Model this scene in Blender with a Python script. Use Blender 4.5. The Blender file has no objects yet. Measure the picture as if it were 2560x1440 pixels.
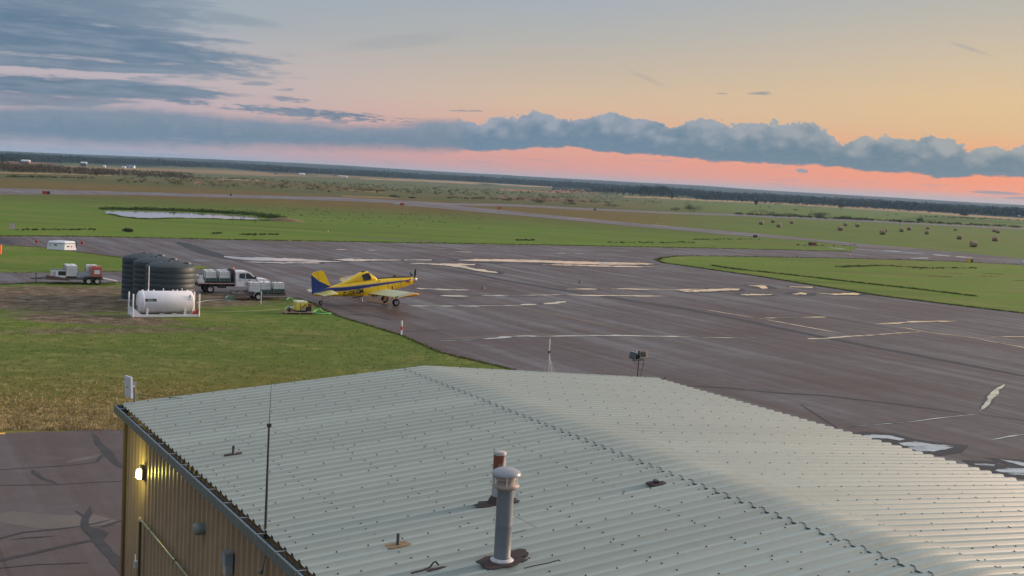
import bpy, math, random
import numpy as np
from mathutils import Vector, Matrix
from mathutils.geometry import tessellate_polygon
random.seed(7); rng = np.random.default_rng(7)
SC = bpy.context.scene; COL = SC.collection
R = math.radians

# ------------------------------------------------------------------ camera
FOC = 2920.0                     # focal length in pixels of the 2560 px wide photograph
ROLL = math.atan(0.0539); CAMH = 12.8
PITCH = math.atan((720 - (387 + 0.0539 * 1280)) * math.cos(ROLL) / FOC)
cam_d = bpy.data.cameras.new('camera'); cam = bpy.data.objects.new('camera', cam_d); COL.objects.link(cam)
cam_d.sensor_width = 36.0; cam_d.lens = 36.0 * FOC / 2560.0
cam_d.clip_start = 0.5; cam_d.clip_end = 40000
cam.matrix_world = Matrix.Translation((0, 0, CAMH)) @ Matrix.Rotation(math.pi / 2 - PITCH, 4, 'X') @ Matrix.Rotation(ROLL, 4, 'Z')
SC.camera = cam

# ------------------------------------------------------------------ view + light
SC.view_settings.view_transform = 'Standard'; SC.view_settings.look = 'None'
SC.view_settings.gamma = 1; SC.view_settings.use_curve_mapping = False
SC.view_settings.exposure = 0.16
SC.render.engine = 'CYCLES'
SC.cycles.max_bounces = 5; SC.cycles.volume_bounces = 0
try:
    SC.cycles.volume_step_rate = 10; SC.cycles.volume_max_steps = 32
except Exception: pass
SUN_AZ, SUN_EL = R(62), R(12)     # azimuth to the right of the view direction (+Y)

def lin(c):
    return tuple(((v/255)/12.92 if v/255 <= 0.04045 else ((v/255+0.055)/1.055)**2.4) for v in c)
def ray(px, py):
    x = px - 1280; y = 720 - py; c, s = math.cos(ROLL), math.sin(ROLL)
    u = x*c - y*s; v = x*s + y*c
    return Vector((u, FOC*math.cos(PITCH) + v*math.sin(PITCH), -FOC*math.sin(PITCH) + v*math.cos(PITCH)))
def G(px, py, z=0.0):            # point of the photograph on the level z
    r = ray(px, py); t = (CAMH - z) / -r.z
    return Vector((r.x*t, r.y*t, z))
def on_plane(px, py, p0, n):
    r = ray(px, py); o = Vector((0, 0, CAMH)); t = (p0 - o).dot(n) / r.dot(n)
    return o + r*t
def azel(px, py):
    r = ray(px, py)
    return math.degrees(math.atan2(r.x, r.y)), math.degrees(math.atan2(r.z, math.hypot(r.x, r.y)))

# ------------------------------------------------------------------ node expressions
class NX:
    def __init__(s, nt): s.nt = nt; s.n = nt.nodes; s.l = nt.links
    def put(s, sock, v):
        if isinstance(v, V): v = v.s
        if isinstance(v, bpy.types.NodeSocket): s.l.new(v, sock)
        elif v is not None:
            if hasattr(v, '__len__') and len(v) == 3 and sock.type == 'RGBA': v = (*v, 1)
            sock.default_value = v
    def m(s, op, *a, clamp=False):
        n = s.n.new('ShaderNodeMath'); n.operation = op; n.use_clamp = clamp
        for i, v in enumerate(a): s.put(n.inputs[i], v)
        return V(s, n.outputs[0])
    def xyz(s, vec):
        n = s.n.new('ShaderNodeSeparateXYZ'); s.put(n.inputs[0], vec); return [V(s, o) for o in n.outputs]
    def comb(s, x, y, z=0.0):
        n = s.n.new('ShaderNodeCombineXYZ')
        for i, v in enumerate((x, y, z)): s.put(n.inputs[i], v)
        return V(s, n.outputs[0])
    def scale(s, vec, sx, sy, sz):
        n = s.n.new('ShaderNodeVectorMath'); n.operation = 'MULTIPLY'; s.put(n.inputs[0], vec); n.inputs[1].default_value = (sx, sy, sz)
        return V(s, n.outputs[0])
    def noise(s, vec, scale=1.0, detail=4, rough=0.55, dist=0.0):
        n = s.n.new('ShaderNodeTexNoise'); s.put(n.inputs['Vector'], vec); n.inputs['Scale'].default_value = scale
        n.inputs['Detail'].default_value = detail; n.inputs['Roughness'].default_value = rough; n.inputs['Distortion'].default_value = dist
        return V(s, n.outputs[0])
    def vor(s, vec, scale=1.0, feature='F1', smooth=None):
        n = s.n.new('ShaderNodeTexVoronoi'); n.feature = feature; s.put(n.inputs['Vector'], vec); n.inputs['Scale'].default_value = scale
        if smooth is not None and 'Smoothness' in n.inputs: n.inputs['Smoothness'].default_value = smooth
        return V(s, n.outputs['Distance'])
    def ss(s, v, a, b, lo=0.0, hi=1.0, typ='SMOOTHSTEP'):
        n = s.n.new('ShaderNodeMapRange'); n.interpolation_type = typ
        for i, q in enumerate((v, a, b, lo, hi)): s.put(n.inputs[i], q)
        return V(s, n.outputs[0])
    def mix(s, f, a, b):
        n = s.n.new('ShaderNodeMix'); n.data_type = 'RGBA'; s.put(n.inputs[0], f); s.put(n.inputs[6], a); s.put(n.inputs[7], b)
        return V(s, n.outputs[2])
    def mul(s, a, b):
        n = s.n.new('ShaderNodeMix'); n.data_type = 'RGBA'; n.blend_type = 'MULTIPLY'; n.inputs[0].default_value = 1; s.put(n.inputs[6], a); s.put(n.inputs[7], b)
        return V(s, n.outputs[2])
    def ramp(s, f, stops, interp='LINEAR'):
        n = s.n.new('ShaderNodeValToRGB'); n.color_ramp.interpolation = interp; s.put(n.inputs[0], f); e = n.color_ramp.elements
        while len(e) < len(stops): e.new(0.5)
        for i, (p, c) in enumerate(stops):
            e[i].position = p; e[i].color = (c, c, c, 1) if isinstance(c, (int, float)) else (*c[:3], 1)
        return V(s, n.outputs[0])
    def pos(s): return V(s, s.n.new('ShaderNodeNewGeometry').outputs['Position'])
    def obj(s): return V(s, s.n.new('ShaderNodeTexCoord').outputs['Object'])
    def gray(s, v): return s.comb(v, v, v)
class V:
    def __init__(s, x, sock): s.x = x; s.s = sock
    def __add__(s, o): return s.x.m('ADD', s, o)
    __radd__ = __add__
    def __sub__(s, o): return s.x.m('SUBTRACT', s, o)
    def __rsub__(s, o): return s.x.m('SUBTRACT', o, s)
    def __mul__(s, o): return s.x.m('MULTIPLY', s, o)
    __rmul__ = __mul__
    def __truediv__(s, o): return s.x.m('DIVIDE', s, o)

# ------------------------------------------------------------------ world: dusk sky, clouds by direction
W = bpy.data.worlds.new('World'); SC.world = W; W.use_nodes = True
nt = W.node_tree; nt.nodes.clear(); x = NX(nt)
tc = nt.nodes.new('ShaderNodeTexCoord'); dx, dy, dz = x.xyz(tc.outputs['Generated'])
az = x.m('ARCTAN2', dx, dy) * 57.29578
el = x.m('ARCSINE', dz) * 57.29578
P = x.comb(az, el)
# clear sky, three columns of the photograph blended by azimuth; degrees above the horizon / 90
def col_ramp(st): return x.ramp(el * (1/90), [(e/90, lin(c)) for e, c in st])
up = [(14, (162, 174, 192)), (30, (198, 208, 224)), (90, (230, 236, 244))]
cL = col_ramp([(0, (150, 165, 188)), (0.8, (174, 160, 174)), (1.8, (186, 165, 174)), (3.4, (190, 175, 184)), (5, (182, 176, 184)), (6.6, (162, 171, 182)), (8.5, (154, 168, 180))] + up)
cM = col_ramp([(0, (180, 165, 175)), (0.35, (194, 160, 160)), (0.8, (224, 150, 138)), (1.9, (228, 158, 140)), (4, (214, 184, 156)), (5.4, (198, 180, 162)), (7.2, (178, 176, 172)), (9, (164, 172, 182))] + up)
cR = col_ramp([(0, (200, 168, 158)), (0.4, (204, 164, 154)), (0.65, (248, 146, 106)), (1.6, (248, 144, 102)), (3.4, (222, 180, 134)), (4.8, (222, 188, 142)), (6.6, (208, 185, 156)), (8.4, (190, 180, 164)), (10.4, (172, 173, 173))] + up)
base = x.mix(x.ss(az, -17, 1, typ='LINEAR'), cL, cM); base = x.mix(x.ss(az, 2, 21, typ='LINEAR'), base, cR)
# behind the viewer the twilight colours fade
base = x.mix(x.ss(x.m('ABSOLUTE', az - 22), 55, 130), base, x.ramp(el*(1/90), [(0, lin((128, 140, 166))), (0.08, lin((142, 150, 176))), (0.16, lin((148, 162, 184))), (0.34, lin((198, 208, 224))), (1, lin((230, 236, 244)))]))
# stratus streaks
wisp = x.noise(x.comb(az * 0.16, el * 1.5), 1.0, 6, 0.6, 0.4) - 0.5
wisp2 = x.noise(x.comb(az * 0.55 + 7, el * 3.6), 1.0, 5, 0.62) - 0.5
wisp3 = x.noise(x.comb(az * 1.5 + 3, el * 8.0), 1.0, 5, 0.65) - 0.5
acc = None
def streak(cx, cy, rx, ry, sl=0.0, st=1.0, soft=0.5, wob=1.0):
    global acc
    a0, e0 = azel(cx, cy); k = 51.0
    du = (az - a0) * (k/rx)
    dv = (el - e0 + (az - a0) * (sl - 0.0539)) * (k/ry)
    q = 1.0 - (du*du + dv*dv) + wisp * (2.0*wob) + wisp2 * (1.2*wob)
    if ry < 15: q = q + wisp3 * (3.6*wob)
    mk = x.ss(q, 0.0, soft*(1.1 if ry >= 15 else 1.6)) * st
    acc = mk if acc is None else x.m('MAXIMUM', acc, mk)
for a in [(20, 66, 640, 76, .125, 1), (150, 14, 420, 62, .05, .85, .8), (100, 156, 430, 17, .03, .95), (120, 215, 500, 27, .03, 1), (20, 243, 330, 22, .02, .8), (-100, 190, 300, 14, .0, .6),
          (455, 252, 72, 9, .08, .9), (790, 284, 230, 14, .07, .95), (600, 273, 60, 3.5, .05, .7), (640, 209, 45, 6, 0, .6), (715, 224, 35, 4, 0, .5), (725, 248, 60, 8, .1, .7),
          (370, 197, 50, 7, 0, .5), (855, 304, 32, 6, 0, .7), (1895, 233, 38, 6, .0, .75, .9, .9), (1805, 234, 18, 2.5, .02, .5, .5, .3), (1620, 197, 66, 9, .42, .22, .8, .4), (2425, 122, 62, 7, .38, .3, .8, .3),
          (1000, 103, 190, 20, -.12, .16, .9), (1180, 277, 60, 3, 0, .5), (560, 45, 160, 22, .1, .4, .9), (2490, 482, 70, 4, .05, .8, .5, .4), (2545, 495, 40, 3, 0, .7, .5, .4), (2005, 427, 16, 6, .1, .9, .5, .3),
          (1700, 470, 400, 9, .05, .35, .9), (330, 385, 430, 9, .05, .35, .9)]:
    streak(*a)
strc = x.mix(x.ss(wisp*.6 + wisp2*.4, -0.12, 0.22), lin((92, 118, 144)), lin((138, 150, 168)))
skyc = x.mix(acc, base, strc)
# the long bank: soft sheet on the left, cumulus heads towards the right
AZ0, AZ1, EM = -32.0, 32.0, 6.0
def curve(pts):
    st = []
    for px, py in pts:
        a, e = azel(px, py); st.append(((a-AZ0)/(AZ1-AZ0), max(0.0, e/EM)))
    st.sort(); st = [(max(0.0, min(1.0, p)), v) for p, v in st]
    return x.ramp((az-AZ0)*(1/(AZ1-AZ0)), st[:32]) * EM
top = curve([(-400, 250), (0, 268), (160, 264), (330, 270), (480, 284), (700, 306), (880, 318), (1000, 315), (1100, 300), (1160, 296), (1260, 290), (1335, 272), (1400, 285), (1480, 274), (1560, 284), (1640, 296), (1700, 304), (1760, 290), (1850, 310),
             (1900, 296), (1960, 302), (2020, 300), (2062, 312), (2085, 338), (2150, 344), (2220, 326), (2265, 338), (2310, 326), (2380, 348), (2450, 368), (2560, 362), (2800, 350)])
bot = curve([(-400, 330), (0, 345), (250, 362), (480, 366), (700, 368), (900, 372), (1100, 378), (1250, 377), (1340, 372), (1420, 368), (1520, 382), (1700, 396), (1900, 408), (2040, 414), (2200, 432), (2300, 436), (2380, 450), (2430, 440), (2560, 443), (2800, 450)])
cum = x.ss(az, -4.5, -1.5)                                  # 1 where the heads are crisp
b1 = x.vor(x.comb(az*0.72, el*1.0), 1.0, 'SMOOTH_F1', 0.35); b2 = x.vor(x.comb(az*2.1+3, el*2.5), 1.0, 'SMOOTH_F1', 0.3)
b3 = x.noise(P, 5.5, 6, 0.66); b4 = x.vor(x.comb(az*5.2+3, el*6.0), 1.0, 'SMOOTH_F1', 0.25)
lump = (0.42 - b1) * 0.62 + (0.42 - b2) * 0.34 + (b3 - 0.5) * 0.52 + (0.42 - b4) * 0.18
edge = top - el + (lump * (0.2 + cum*0.8)) + wisp * (1.0 - cum) * 0.7 + (1.0 - cum)*0.30
tmask = x.ss(edge, 0.0, x.ss(cum, 0.0, 1.0, 0.55, 0.05))
lowed = el - bot + (x.noise(x.comb(az*0.9, el*2.2), 1.0, 5, 0.6) - 0.5) * 0.55
bmask = x.ss(lowed, x.ss(cum, 0.0, 1.0, -0.30, -0.04), x.ss(cum, 0.0, 1.0, 0.40, 0.10))
bank = tmask * bmask
hfrac = (el - bot) / (top - bot + 0.05)
puff = x.noise(x.comb(az*0.9, el*1.25), 1.0, 6, 0.62, 0.6); puff2 = x.vor(x.comb(az*1.3+9, el*1.9), 1.0, 'SMOOTH_F1', 0.6)
lit = (cum*.65 + .35) * x.ss(hfrac * 1.15 + (puff-0.5)*1.0 + (0.45-puff2)*0.6*cum + (b3-.5)*.35, 0.30, 1.05)
warm = x.ss(az, -2, 22)
hi = x.mix(warm, lin((150, 158, 176)), lin((152, 158, 164))); lo = x.mix(warm, lin((92, 124, 150)), lin((84, 116, 138)))
bankc = x.mix(lit, lo, hi)
bankc = x.mix(x.ss(edge, 0.16, 0.02)*cum*x.ss(b3, .4, .6)*.38, bankc, lin((226, 196, 164)))
bankc = x.mix(x.ss(x.noise(x.comb(az*2.2, el*6), 1.0, 6, .65), .45, .7)*.22, bankc, lin((138, 150, 166)))
skyc = x.mix(bank * x.ss(cum, 0.0, 1.0, 0.95, 1.0), skyc, bankc)
# faint detached shreds under the bank
sh = x.ss(x.noise(x.comb(az*0.35+31, el*4.0), 1.0, 5, 0.6), 0.56, 0.72) * x.ss(el, 0.1, 0.5) * x.ss(el, 2.4, 1.3) * 0.45
skyc = x.mix(sh, skyc, lin((150, 150, 172)))
# below the horizon: dull ground tone, continuing the horizon haze
skyc = x.mix(x.ss(el, -0.25, -1.5), skyc, lin((96, 100, 96)))
nish = nt.nodes.new('ShaderNodeTexSky'); nish.sky_type = 'NISHITA'; nish.sun_disc = False
nish.sun_elevation = SUN_EL; nish.sun_rotation = SUN_AZ
bg1 = nt.nodes.new('ShaderNodeBackground'); x.put(bg1.inputs[0], skyc); bg1.inputs[1].default_value = 0.85
bg2 = nt.nodes.new('ShaderNodeBackground'); nt.links.new(nish.outputs[0], bg2.inputs[0]); bg2.inputs[1].default_value = 0.008
ad = nt.nodes.new('ShaderNodeAddShader'); nt.links.new(bg1.outputs[0], ad.inputs[0]); nt.links.new(bg2.outputs[0], ad.inputs[1])
wo = nt.nodes.new('ShaderNodeOutputWorld'); nt.links.new(ad.outputs[0], wo.inputs[0])
W.cycles.sampling_method = 'MANUAL'; W.cycles.sample_map_resolution = 1024

sd = bpy.data.lights.new('sun', 'SUN'); sd.energy = 5.0; sd.angle = R(25); sd.color = (1.0, 0.72, 0.52)
sun = bpy.data.objects.new('sun', sd); COL.objects.link(sun)
sdir = Vector((math.sin(SUN_AZ)*math.cos(SUN_EL), math.cos(SUN_AZ)*math.cos(SUN_EL), math.sin(SUN_EL)))
sun.rotation_euler = sdir.to_track_quat('Z', 'Y').to_euler(); sun.location = (60, 40, 60)

# ------------------------------------------------------------------ materials
MATS = {}
def mat(name, col, rough=0.6, metal=0.0, vary=0.12, vscale=3.0, spec=0.5, bump=0.0, bscale=20.0, emit=None, estr=0.0, custom=None, alpha=None):
    if name in MATS: return MATS[name]
    m = bpy.data.materials.new(name); m.use_nodes = True; t = m.node_tree; b = t.nodes['Principled BSDF']; q = NX(t)
    c = lin(col) if max(col) > 1.5 else col
    if custom: custom(q, b, c)
    else:
        n = q.noise(q.obj(), vscale, 5, 0.6)
        k = q.ss(n, 0.25, 0.75, 1-vary, 1+vary, 'LINEAR')
        q.put(b.inputs['Base Color'], q.mul((*c, 1), q.gray(k)))
        q.put(b.inputs['Roughness'], q.ss(n, 0.3, 0.7, max(0.02, rough-0.08), min(1, rough+0.08), 'LINEAR'))
        if bump:
            bn = t.nodes.new('ShaderNodeBump'); bn.inputs['Strength'].default_value = bump; bn.inputs['Distance'].default_value = 0.02
            q.put(bn.inputs['Height'], q.noise(q.obj(), bscale, 4)); t.links.new(bn.outputs[0], b.inputs['Normal'])
    if not custom: b.inputs['Metallic'].default_value = metal
    b.inputs['Specular IOR Level'].default_value = spec
    if not custom: pass
    if emit:
        q.put(b.inputs['Emission Color'], (*emit, 1)); b.inputs['Emission Strength'].default_value = estr
    if alpha is not None: b.inputs['Alpha'].default_value = alpha
    MATS[name] = m; return m

# ------------------------------------------------------------------ mesh builder
class MB:
    def __init__(s): s.v = []; s.f = []; s.smooth = []
    def add(s, vs, fs, sm=False):
        o = len(s.v); s.v += [tuple(v) for v in vs]; s.f += [tuple(i+o for i in f) for f in fs]; s.smooth += [sm]*len(fs); return s
    def box(s, c, d, rz=0.0, M=None, taper=None):
        hx, hy, hz = d[0]/2, d[1]/2, d[2]/2; vs = []
        for z in (-1, 1):
            k = taper if (taper and z > 0) else (1, 1)
            for X, Y in ((-1, -1), (1, -1), (1, 1), (-1, 1)):
                p = Vector((X*hx*k[0], Y*hy*k[1], z*hz))
                if M: p = M @ p
                elif rz: p = Matrix.Rotation(rz, 3, 'Z') @ p
                vs.append(p + Vector(c))
        return s.add(vs, [(3, 2, 1, 0), (4, 5, 6, 7), (0, 1, 5, 4), (1, 2, 6, 5), (2, 3, 7, 6), (3, 0, 4, 7)])
    def bar(s, p, q, w, h=None):
        p, q = Vector(p), Vector(q); h = h or w; d = (q-p); L = d.length
        if L < 1e-6: return s
        M = d.to_track_quat('X', 'Z').to_matrix(); return s.box((p+q)/2, (L, w, h), M=M)
    def tube(s, pts, r, seg=8, caps=True, sm=True):
        pts = [Vector(p) for p in pts]; n = len(pts); rr = r if hasattr(r, '__len__') else [r]*n; vs = []; fs = []
        prev = None
        for i, p in enumerate(pts):
            d = (pts[min(i+1, n-1)] - pts[max(i-1, 0)]).normalized()
            ref = prev if prev else (Vector((0, 0, 1)) if abs(d.z) < .9 else Vector((1, 0, 0)))
            a = (ref - d*ref.dot(d))
            if a.length < 1e-6: a = Vector((1, 0, 0)) - d*d.x
            a.normalize(); b = d.cross(a); prev = a
            for k in range(seg):
                t = 2*math.pi*k/seg; vs.append(p + (a*math.cos(t) + b*math.sin(t))*rr[i])
        for i in range(n-1):
            for k in range(seg):
                k2 = (k+1) % seg; fs.append((i*seg+k, i*seg+k2, (i+1)*seg+k2, (i+1)*seg+k))
        s.add(vs, fs, sm)
        if caps: s.add([vs[k] for k in range(seg)], [tuple(range(seg))[::-1]]); s.add([vs[(n-1)*seg+k] for k in range(seg)], [tuple(range(seg))])
        return s
    def lathe(s, prof, c=(0, 0, 0), seg=16, axis='Z', sm=True, cap=True):
        c = Vector(c); vs = []; fs = []
        for r, h in prof:
            for k in range(seg):
                t = 2*math.pi*k/seg; a, b = r*math.cos(t), r*math.sin(t)
                vs.append(c + (Vector((a, b, h)) if axis == 'Z' else Vector((h, a, b)) if axis == 'X' else Vector((b, h, a))))
        n = len(prof)
        for i in range(n-1):
            for k in range(seg):
                k2 = (k+1) % seg; fs.append((i*seg+k, i*seg+k2, (i+1)*seg+k2, (i+1)*seg+k))
        s.add(vs, fs, sm)
        if cap and prof[0][0] > 1e-4: s.add(vs[:seg], [tuple(range(seg))[::-1]])
        if cap and prof[-1][0] > 1e-4: s.add(vs[-seg:], [tuple(range(seg))])
        return s
    def prism(s, poly, y0, y1, axis='Y'):      # poly in x,z extruded along y (or x,y along z / y,z along x)
        f = {'Y': lambda a, b, t: (a, t, b), 'Z': lambda a, b, t: (a, b, t), 'X': lambda a, b, t: (t, a, b)}[axis]
        n = len(poly); vs = [f(a, b, y0) for a, b in poly] + [f(a, b, y1) for a, b in poly]
        tri = tessellate_polygon([[Vector((a, b, 0)) for a, b in poly]])
        fs = [tuple(t) for t in tri] + [tuple(i+n for i in reversed(t)) for t in tri]
        fs += [(i, (i+1) % n, (i+1) % n+n, i+n) for i in range(n)]
        return s.add(vs, fs)
    def loft(s, rings, sm=True, caps=True):
        seg = len(rings[0]); vs = [v for r in rings for v in r]; fs = []
        for i in range(len(rings)-1):
            for k in range(seg):
                k2 = (k+1) % seg; fs.append((i*seg+k, i*seg+k2, (i+1)*seg+k2, (i+1)*seg+k))
        s.add(vs, fs, sm)
        if caps: s.add(rings[0], [tuple(range(seg))[::-1]]); s.add(rings[-1], [tuple(range(seg))])
        return s
    def mesh(s, name, m):
        me = bpy.data.meshes.new(name); me.from_pydata(s.v, [], s.f)
        if any(s.smooth): me.polygons.foreach_set('use_smooth', s.smooth)
        me.materials.append(m); me.update()
        import bmesh
        b = bmesh.new(); b.from_mesh(me); bmesh.ops.recalc_face_normals(b, faces=b.faces); b.to_mesh(me); b.free()
        return me
    def build(s, name, m, parent=None, **kw):
        return put(name, s.mesh(name, m), parent, **kw)
def put(name, me, parent=None, label=None, cat=None, group=None, kind=None, loc=None, rz=0.0):
    o = bpy.data.objects.new(name, me); COL.objects.link(o)
    if parent: o.parent = parent
    if loc is not None: o.location = loc
    if rz: o.rotation_euler.z = rz
    if label: o['label'] = label
    if cat: o['category'] = cat
    if group: o['group'] = group
    if kind: o['kind'] = kind
    return o
def thing(name, label, cat, loc=(0, 0, 0), rz=0.0, group=None):
    return put(name, None, None, label, cat, group, None, loc, rz)
def struct(name, me, kind='structure', label=None): return put(name, me, None, label=label, kind=kind)
def copy_tree(o, loc=None, rz=None, label=None, parent=None):
    c = o.copy(); COL.objects.link(c); c.parent = parent
    if loc is not None: c.location = loc
    if rz is not None: c.rotation_euler.z = rz
    if label: c['label'] = label
    for ch in list(o.children): copy_tree(ch, parent=c)
    return c
def np_mesh(name, verts, tris, m, smooth=False):
    me = bpy.data.meshes.new(name); nv, nf = len(verts), len(tris); k = tris.shape[1]
    me.vertices.add(nv); me.vertices.foreach_set('co', np.asarray(verts, np.float32).ravel())
    me.loops.add(nf*k); me.loops.foreach_set('vertex_index', np.asarray(tris, np.int32).ravel())
    me.polygons.add(nf); me.polygons.foreach_set('loop_start', np.arange(0, nf*k, k, dtype=np.int32))
    if smooth: me.polygons.foreach_set('use_smooth', np.ones(nf, bool))
    me.update(calc_edges=True); me.validate(); me.materials.append(m); return me
# ------------------------------------------------------------------ terrain
LANE = R(30.2)                                   # direction of the cross joints; lanes run at 90 deg to it
RIDGE = [(-400, 378), (0, 377), (200, 386), (400, 393), (600, 401), (750, 408), (870, 414), (1000, 423), (1250, 437), (1500, 451), (1750, 464), (1950, 478), (2150, 489), (2350, 501), (2560, 513), (3000, 540)]
_rt = []
for px_, py_ in RIDGE:
    a_, e_ = azel(px_, py_); _rt.append((a_, CAMH + 9000*math.tan(R(e_))))
def ridge_z(a):
    a = ((a + 180) % 360) - 180
    if a <= _rt[0][0]: return _rt[0][1]
    if a >= _rt[-1][0]: return _rt[-1][1]
    for (a0, z0), (a1, z1) in zip(_rt, _rt[1:]):
        if a0 <= a <= a1: return z0 + (z1-z0)*(a-a0)/(a1-a0)
def hill_noise(a, d):
    return 5*math.sin(a*1.3 + d*0.0011) + 3*math.sin(a*3.7 + d*0.002 + 1) + 1.5*math.sin(a*9.1 + d*0.004)
def tz(xx, yy):
    d = math.hypot(xx, yy); a = math.degrees(math.atan2(xx, yy))
    t = (d - 2300)/6700
    if t <= 0: return 0.0
    if t > 1: return ridge_z(a)*(1 - 0.4*min(1, (t-1)*2))
    s = t*t*(3-2*t)*0.6 + t*0.4
    return s*ridge_z(a) + hill_noise(a, d)*math.sin(math.pi*t)*0.55
def GT(px, py):                                   # photograph point on the rolling terrain
    r = ray(px, py); h = math.hypot(r.x, r.y); d = 150.0
    while d < 9500:
        z = CAMH + r.z/h*d; p = (r.x/h*d, r.y/h*d)
        if z <= tz(*p): return Vector((p[0], p[1], tz(*p)))
        d *= 1.006
    return Vector((r.x/h*9000, r.y/h*9000, tz(r.x/h*9000, r.y/h*9000)))

_radii = [0, 20, 45, 80, 130, 200, 320, 500, 800, 1200, 1700, 2100] + list(np.linspace(2300, 9000, 44)) + [9400, 10200, 12500]
_angs = sorted(set(list(np.arange(-180, -34, 6.0)) + list(np.arange(-34, 34, 0.5)) + list(np.arange(34, 180, 6.0))))
_v = []; _f = []
for r_ in _radii[1:]:
    for a_ in _angs:
        X, Y = r_*math.sin(R(a_)), r_*math.cos(R(a_)); _v.append((X, Y, tz(X, Y)))
na = len(_angs); c0 = len(_v); _v.append((0, 0, 0))
for k in range(na): _f.append((c0, (k+1) % na, k))
tris = [t for t in _f]; quads = []
for i in range(len(_radii)-2):
    for k in range(na):
        k2 = (k+1) % na; quads.append((i*na+k, i*na+k2, (i+1)*na+k2, (i+1)*na+k))
def grass_mat(q, b, c):
    p = q.pos(); X, Y, Z = q.xyz(p)
    d = q.m('SQRT', X*X + Y*Y)
    p2 = q.comb(X, Y, 0)
    a = q.m('ARCTAN2', X, Y)*57.29578
    nb = q.noise(p2, 0.012, 4, .6); nm = q.noise(p2, 0.09, 5, .6); ns = q.noise(p2, 0.8, 5, .65); nf = q.noise(p2, 6.0, 4, .7)
    rx = q.m('ADD', X*math.cos(LANE) + Y*math.sin(LANE), 0.0); ry = Y*math.cos(LANE) - X*math.sin(LANE)
    strp = q.noise(q.comb(X*0.012, Y*0.12, 0), 1.0, 4, .6)          # mowing / sward stripes
    dd = d + (nm-0.5)*16 + (nb-.5)*40
    base = q.ramp(dd*(1/1000), [(0, (.21, .15, .055)), (.050, (.22, .16, .06)), (.062, (.17, .135, .042)), (.068, (.125, .125, .032)), (.078, (.10, .135, .03)), (.125, (.098, .155, .028)),
                                (.20, (.108, .172, .028)), (.33, (.100, .160, .028)), (.40, (.095, .12, .032)), (.47, (.125, .088, .032)), (.62, (.135, .092, .038)), (.75, (.075, .088, .036)), (.9, (.115, .095, .045)), (1, (.1, .11, .055))])
    green = (.088, .15, .034, 1)
    base = q.mix(q.ss(a, 4, 12)*q.ss(d, 290, 380)*q.ss(strp, .30, .48), base, green)
    dry = q.mix(q.ss(nm*0.6 + ns*0.4, .46, .62)*q.ss(d, 420, 60, .36, .42), base, (.20, .155, .065, 1))
    dry = q.mix(q.ss(strp*.6+nm*.4, .50, .62)*0.5, dry, (.05, .085, .022, 1))
    dry = q.mix(q.ss(q.noise(q.comb(X*.02+9, Y*.16, 3), 1, 4, .6), .52, .66)*q.ss(X, 25, 80)*.75, dry, (.16, .125, .05, 1))
    dry = q.mix(q.ss(ns*.55 + nf*.45, .54, .66)*q.ss(d, 160, 50)*.55, dry, (.27, .215, .10, 1))
    # worn gravelly ground round the tanks
    def blob(px, py, rx_, ry_, rot):
        g = G(px, py); ux = X - g.x; uy = Y - g.y; c_, s_ = math.cos(rot), math.sin(rot)
        u = (ux*c_ + uy*s_)*(1/rx_); v = (uy*c_ - ux*s_)*(1/ry_)
        return q.ss(1.0 - (u*u+v*v) + (ns-.5)*1.6 + (nm-.5)*1.6, -.1, .5)
    dm = q.m('MAXIMUM', blob(170, 745, 13, 13, 0.2), blob(320, 750, 17, 7, LANE)); dm = q.m('MAXIMUM', dm, blob(250, 800, 8, 3.5, 0))
    dm = q.m('MAXIMUM', dm, blob(530, 742, 9, 3.2, LANE)); dm = q.m('MAXIMUM', dm, blob(330, 825, 10, 2.0, LANE)*0.7)
    dirt = q.mix(q.ss(ns*.5+nf*.5, .42, .6), (.095, .066, .048, 1), (.21, .155, .12, 1))
    dirt = q.mix(q.ss(q.noise(p2, 0.55, 3), .52, .64)*.5, dirt, (.07, .085, .03, 1))
    out = q.mix(dm, dry, dirt)
    # forest floor / woods on the rising ground
    fb = [(-400, 410), (0, 408), (180, 409), (330, 416), (560, 421), (700, 433), (880, 442), (1100, 452), (1300, 464), (1480, 475), (1700, 490), (1760, 500), (2000, 512), (2250, 528), (2560, 545), (3000, 568)]
    st = []
    for px, py in fb:
        aa, _ = azel(px, py); g = GT(px, py); st.append(((aa+30)/60, min(1, math.hypot(g.x, g.y)/8000)))
    fd = q.ramp((a+30)*(1/60), st)*8000
    fm = q.ss(d + (nb-.5)*260, fd, fd + 40)
    wn = q.noise(q.comb(a*1.6, d*0.004, 0), 1.0, 5, .65); wf = q.noise(q.comb(a*14, d*0.006, 0), 1.0, 3, .6)
    wood = q.mix(q.ss(wn*.6+wf*.4, .38, .62), (.012, .026, .026, 1), (.026, .050, .044, 1))  # blue of the distance haze mixed into the woods colour
    clear = q.ss(q.noise(q.comb(a*0.35, d*0.0028, 5), 1.0, 4, .6), .64, .69)*q.ss(d, 6500, 3500)
    wood = q.mix(clear*.5, wood, (.10, .10, .055, 1))
    out = q.mix(fm, out, wood)
    k = q.ss(ns*.45 + nf*.55, .3, .7, .62, 1.38, 'LINEAR')
    out = q.mul(out, q.gray(q.m('ADD', k*q.ss(d, 400, 60), q.ss(d, 60, 400))))
    out = q.mul(out, q.gray(q.ss(nb*.5 + nm*.5, .3, .7, .84, 1.16, 'LINEAR')))
    out = q.mul(out, (1.04, 1.07, .98, 1))
    q.put(b.inputs['Base Color'], out)
    b.inputs['Roughness'].default_value = 1.0
    bn = q.n.new('ShaderNodeBump'); bn.inputs['Strength'].default_value = .7; bn.inputs['Distance'].default_value = .12
    q.put(bn.inputs['Height'], ns*.6 + nf*.5); q.l.new(bn.outputs[0], b.inputs['Normal'])
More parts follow.
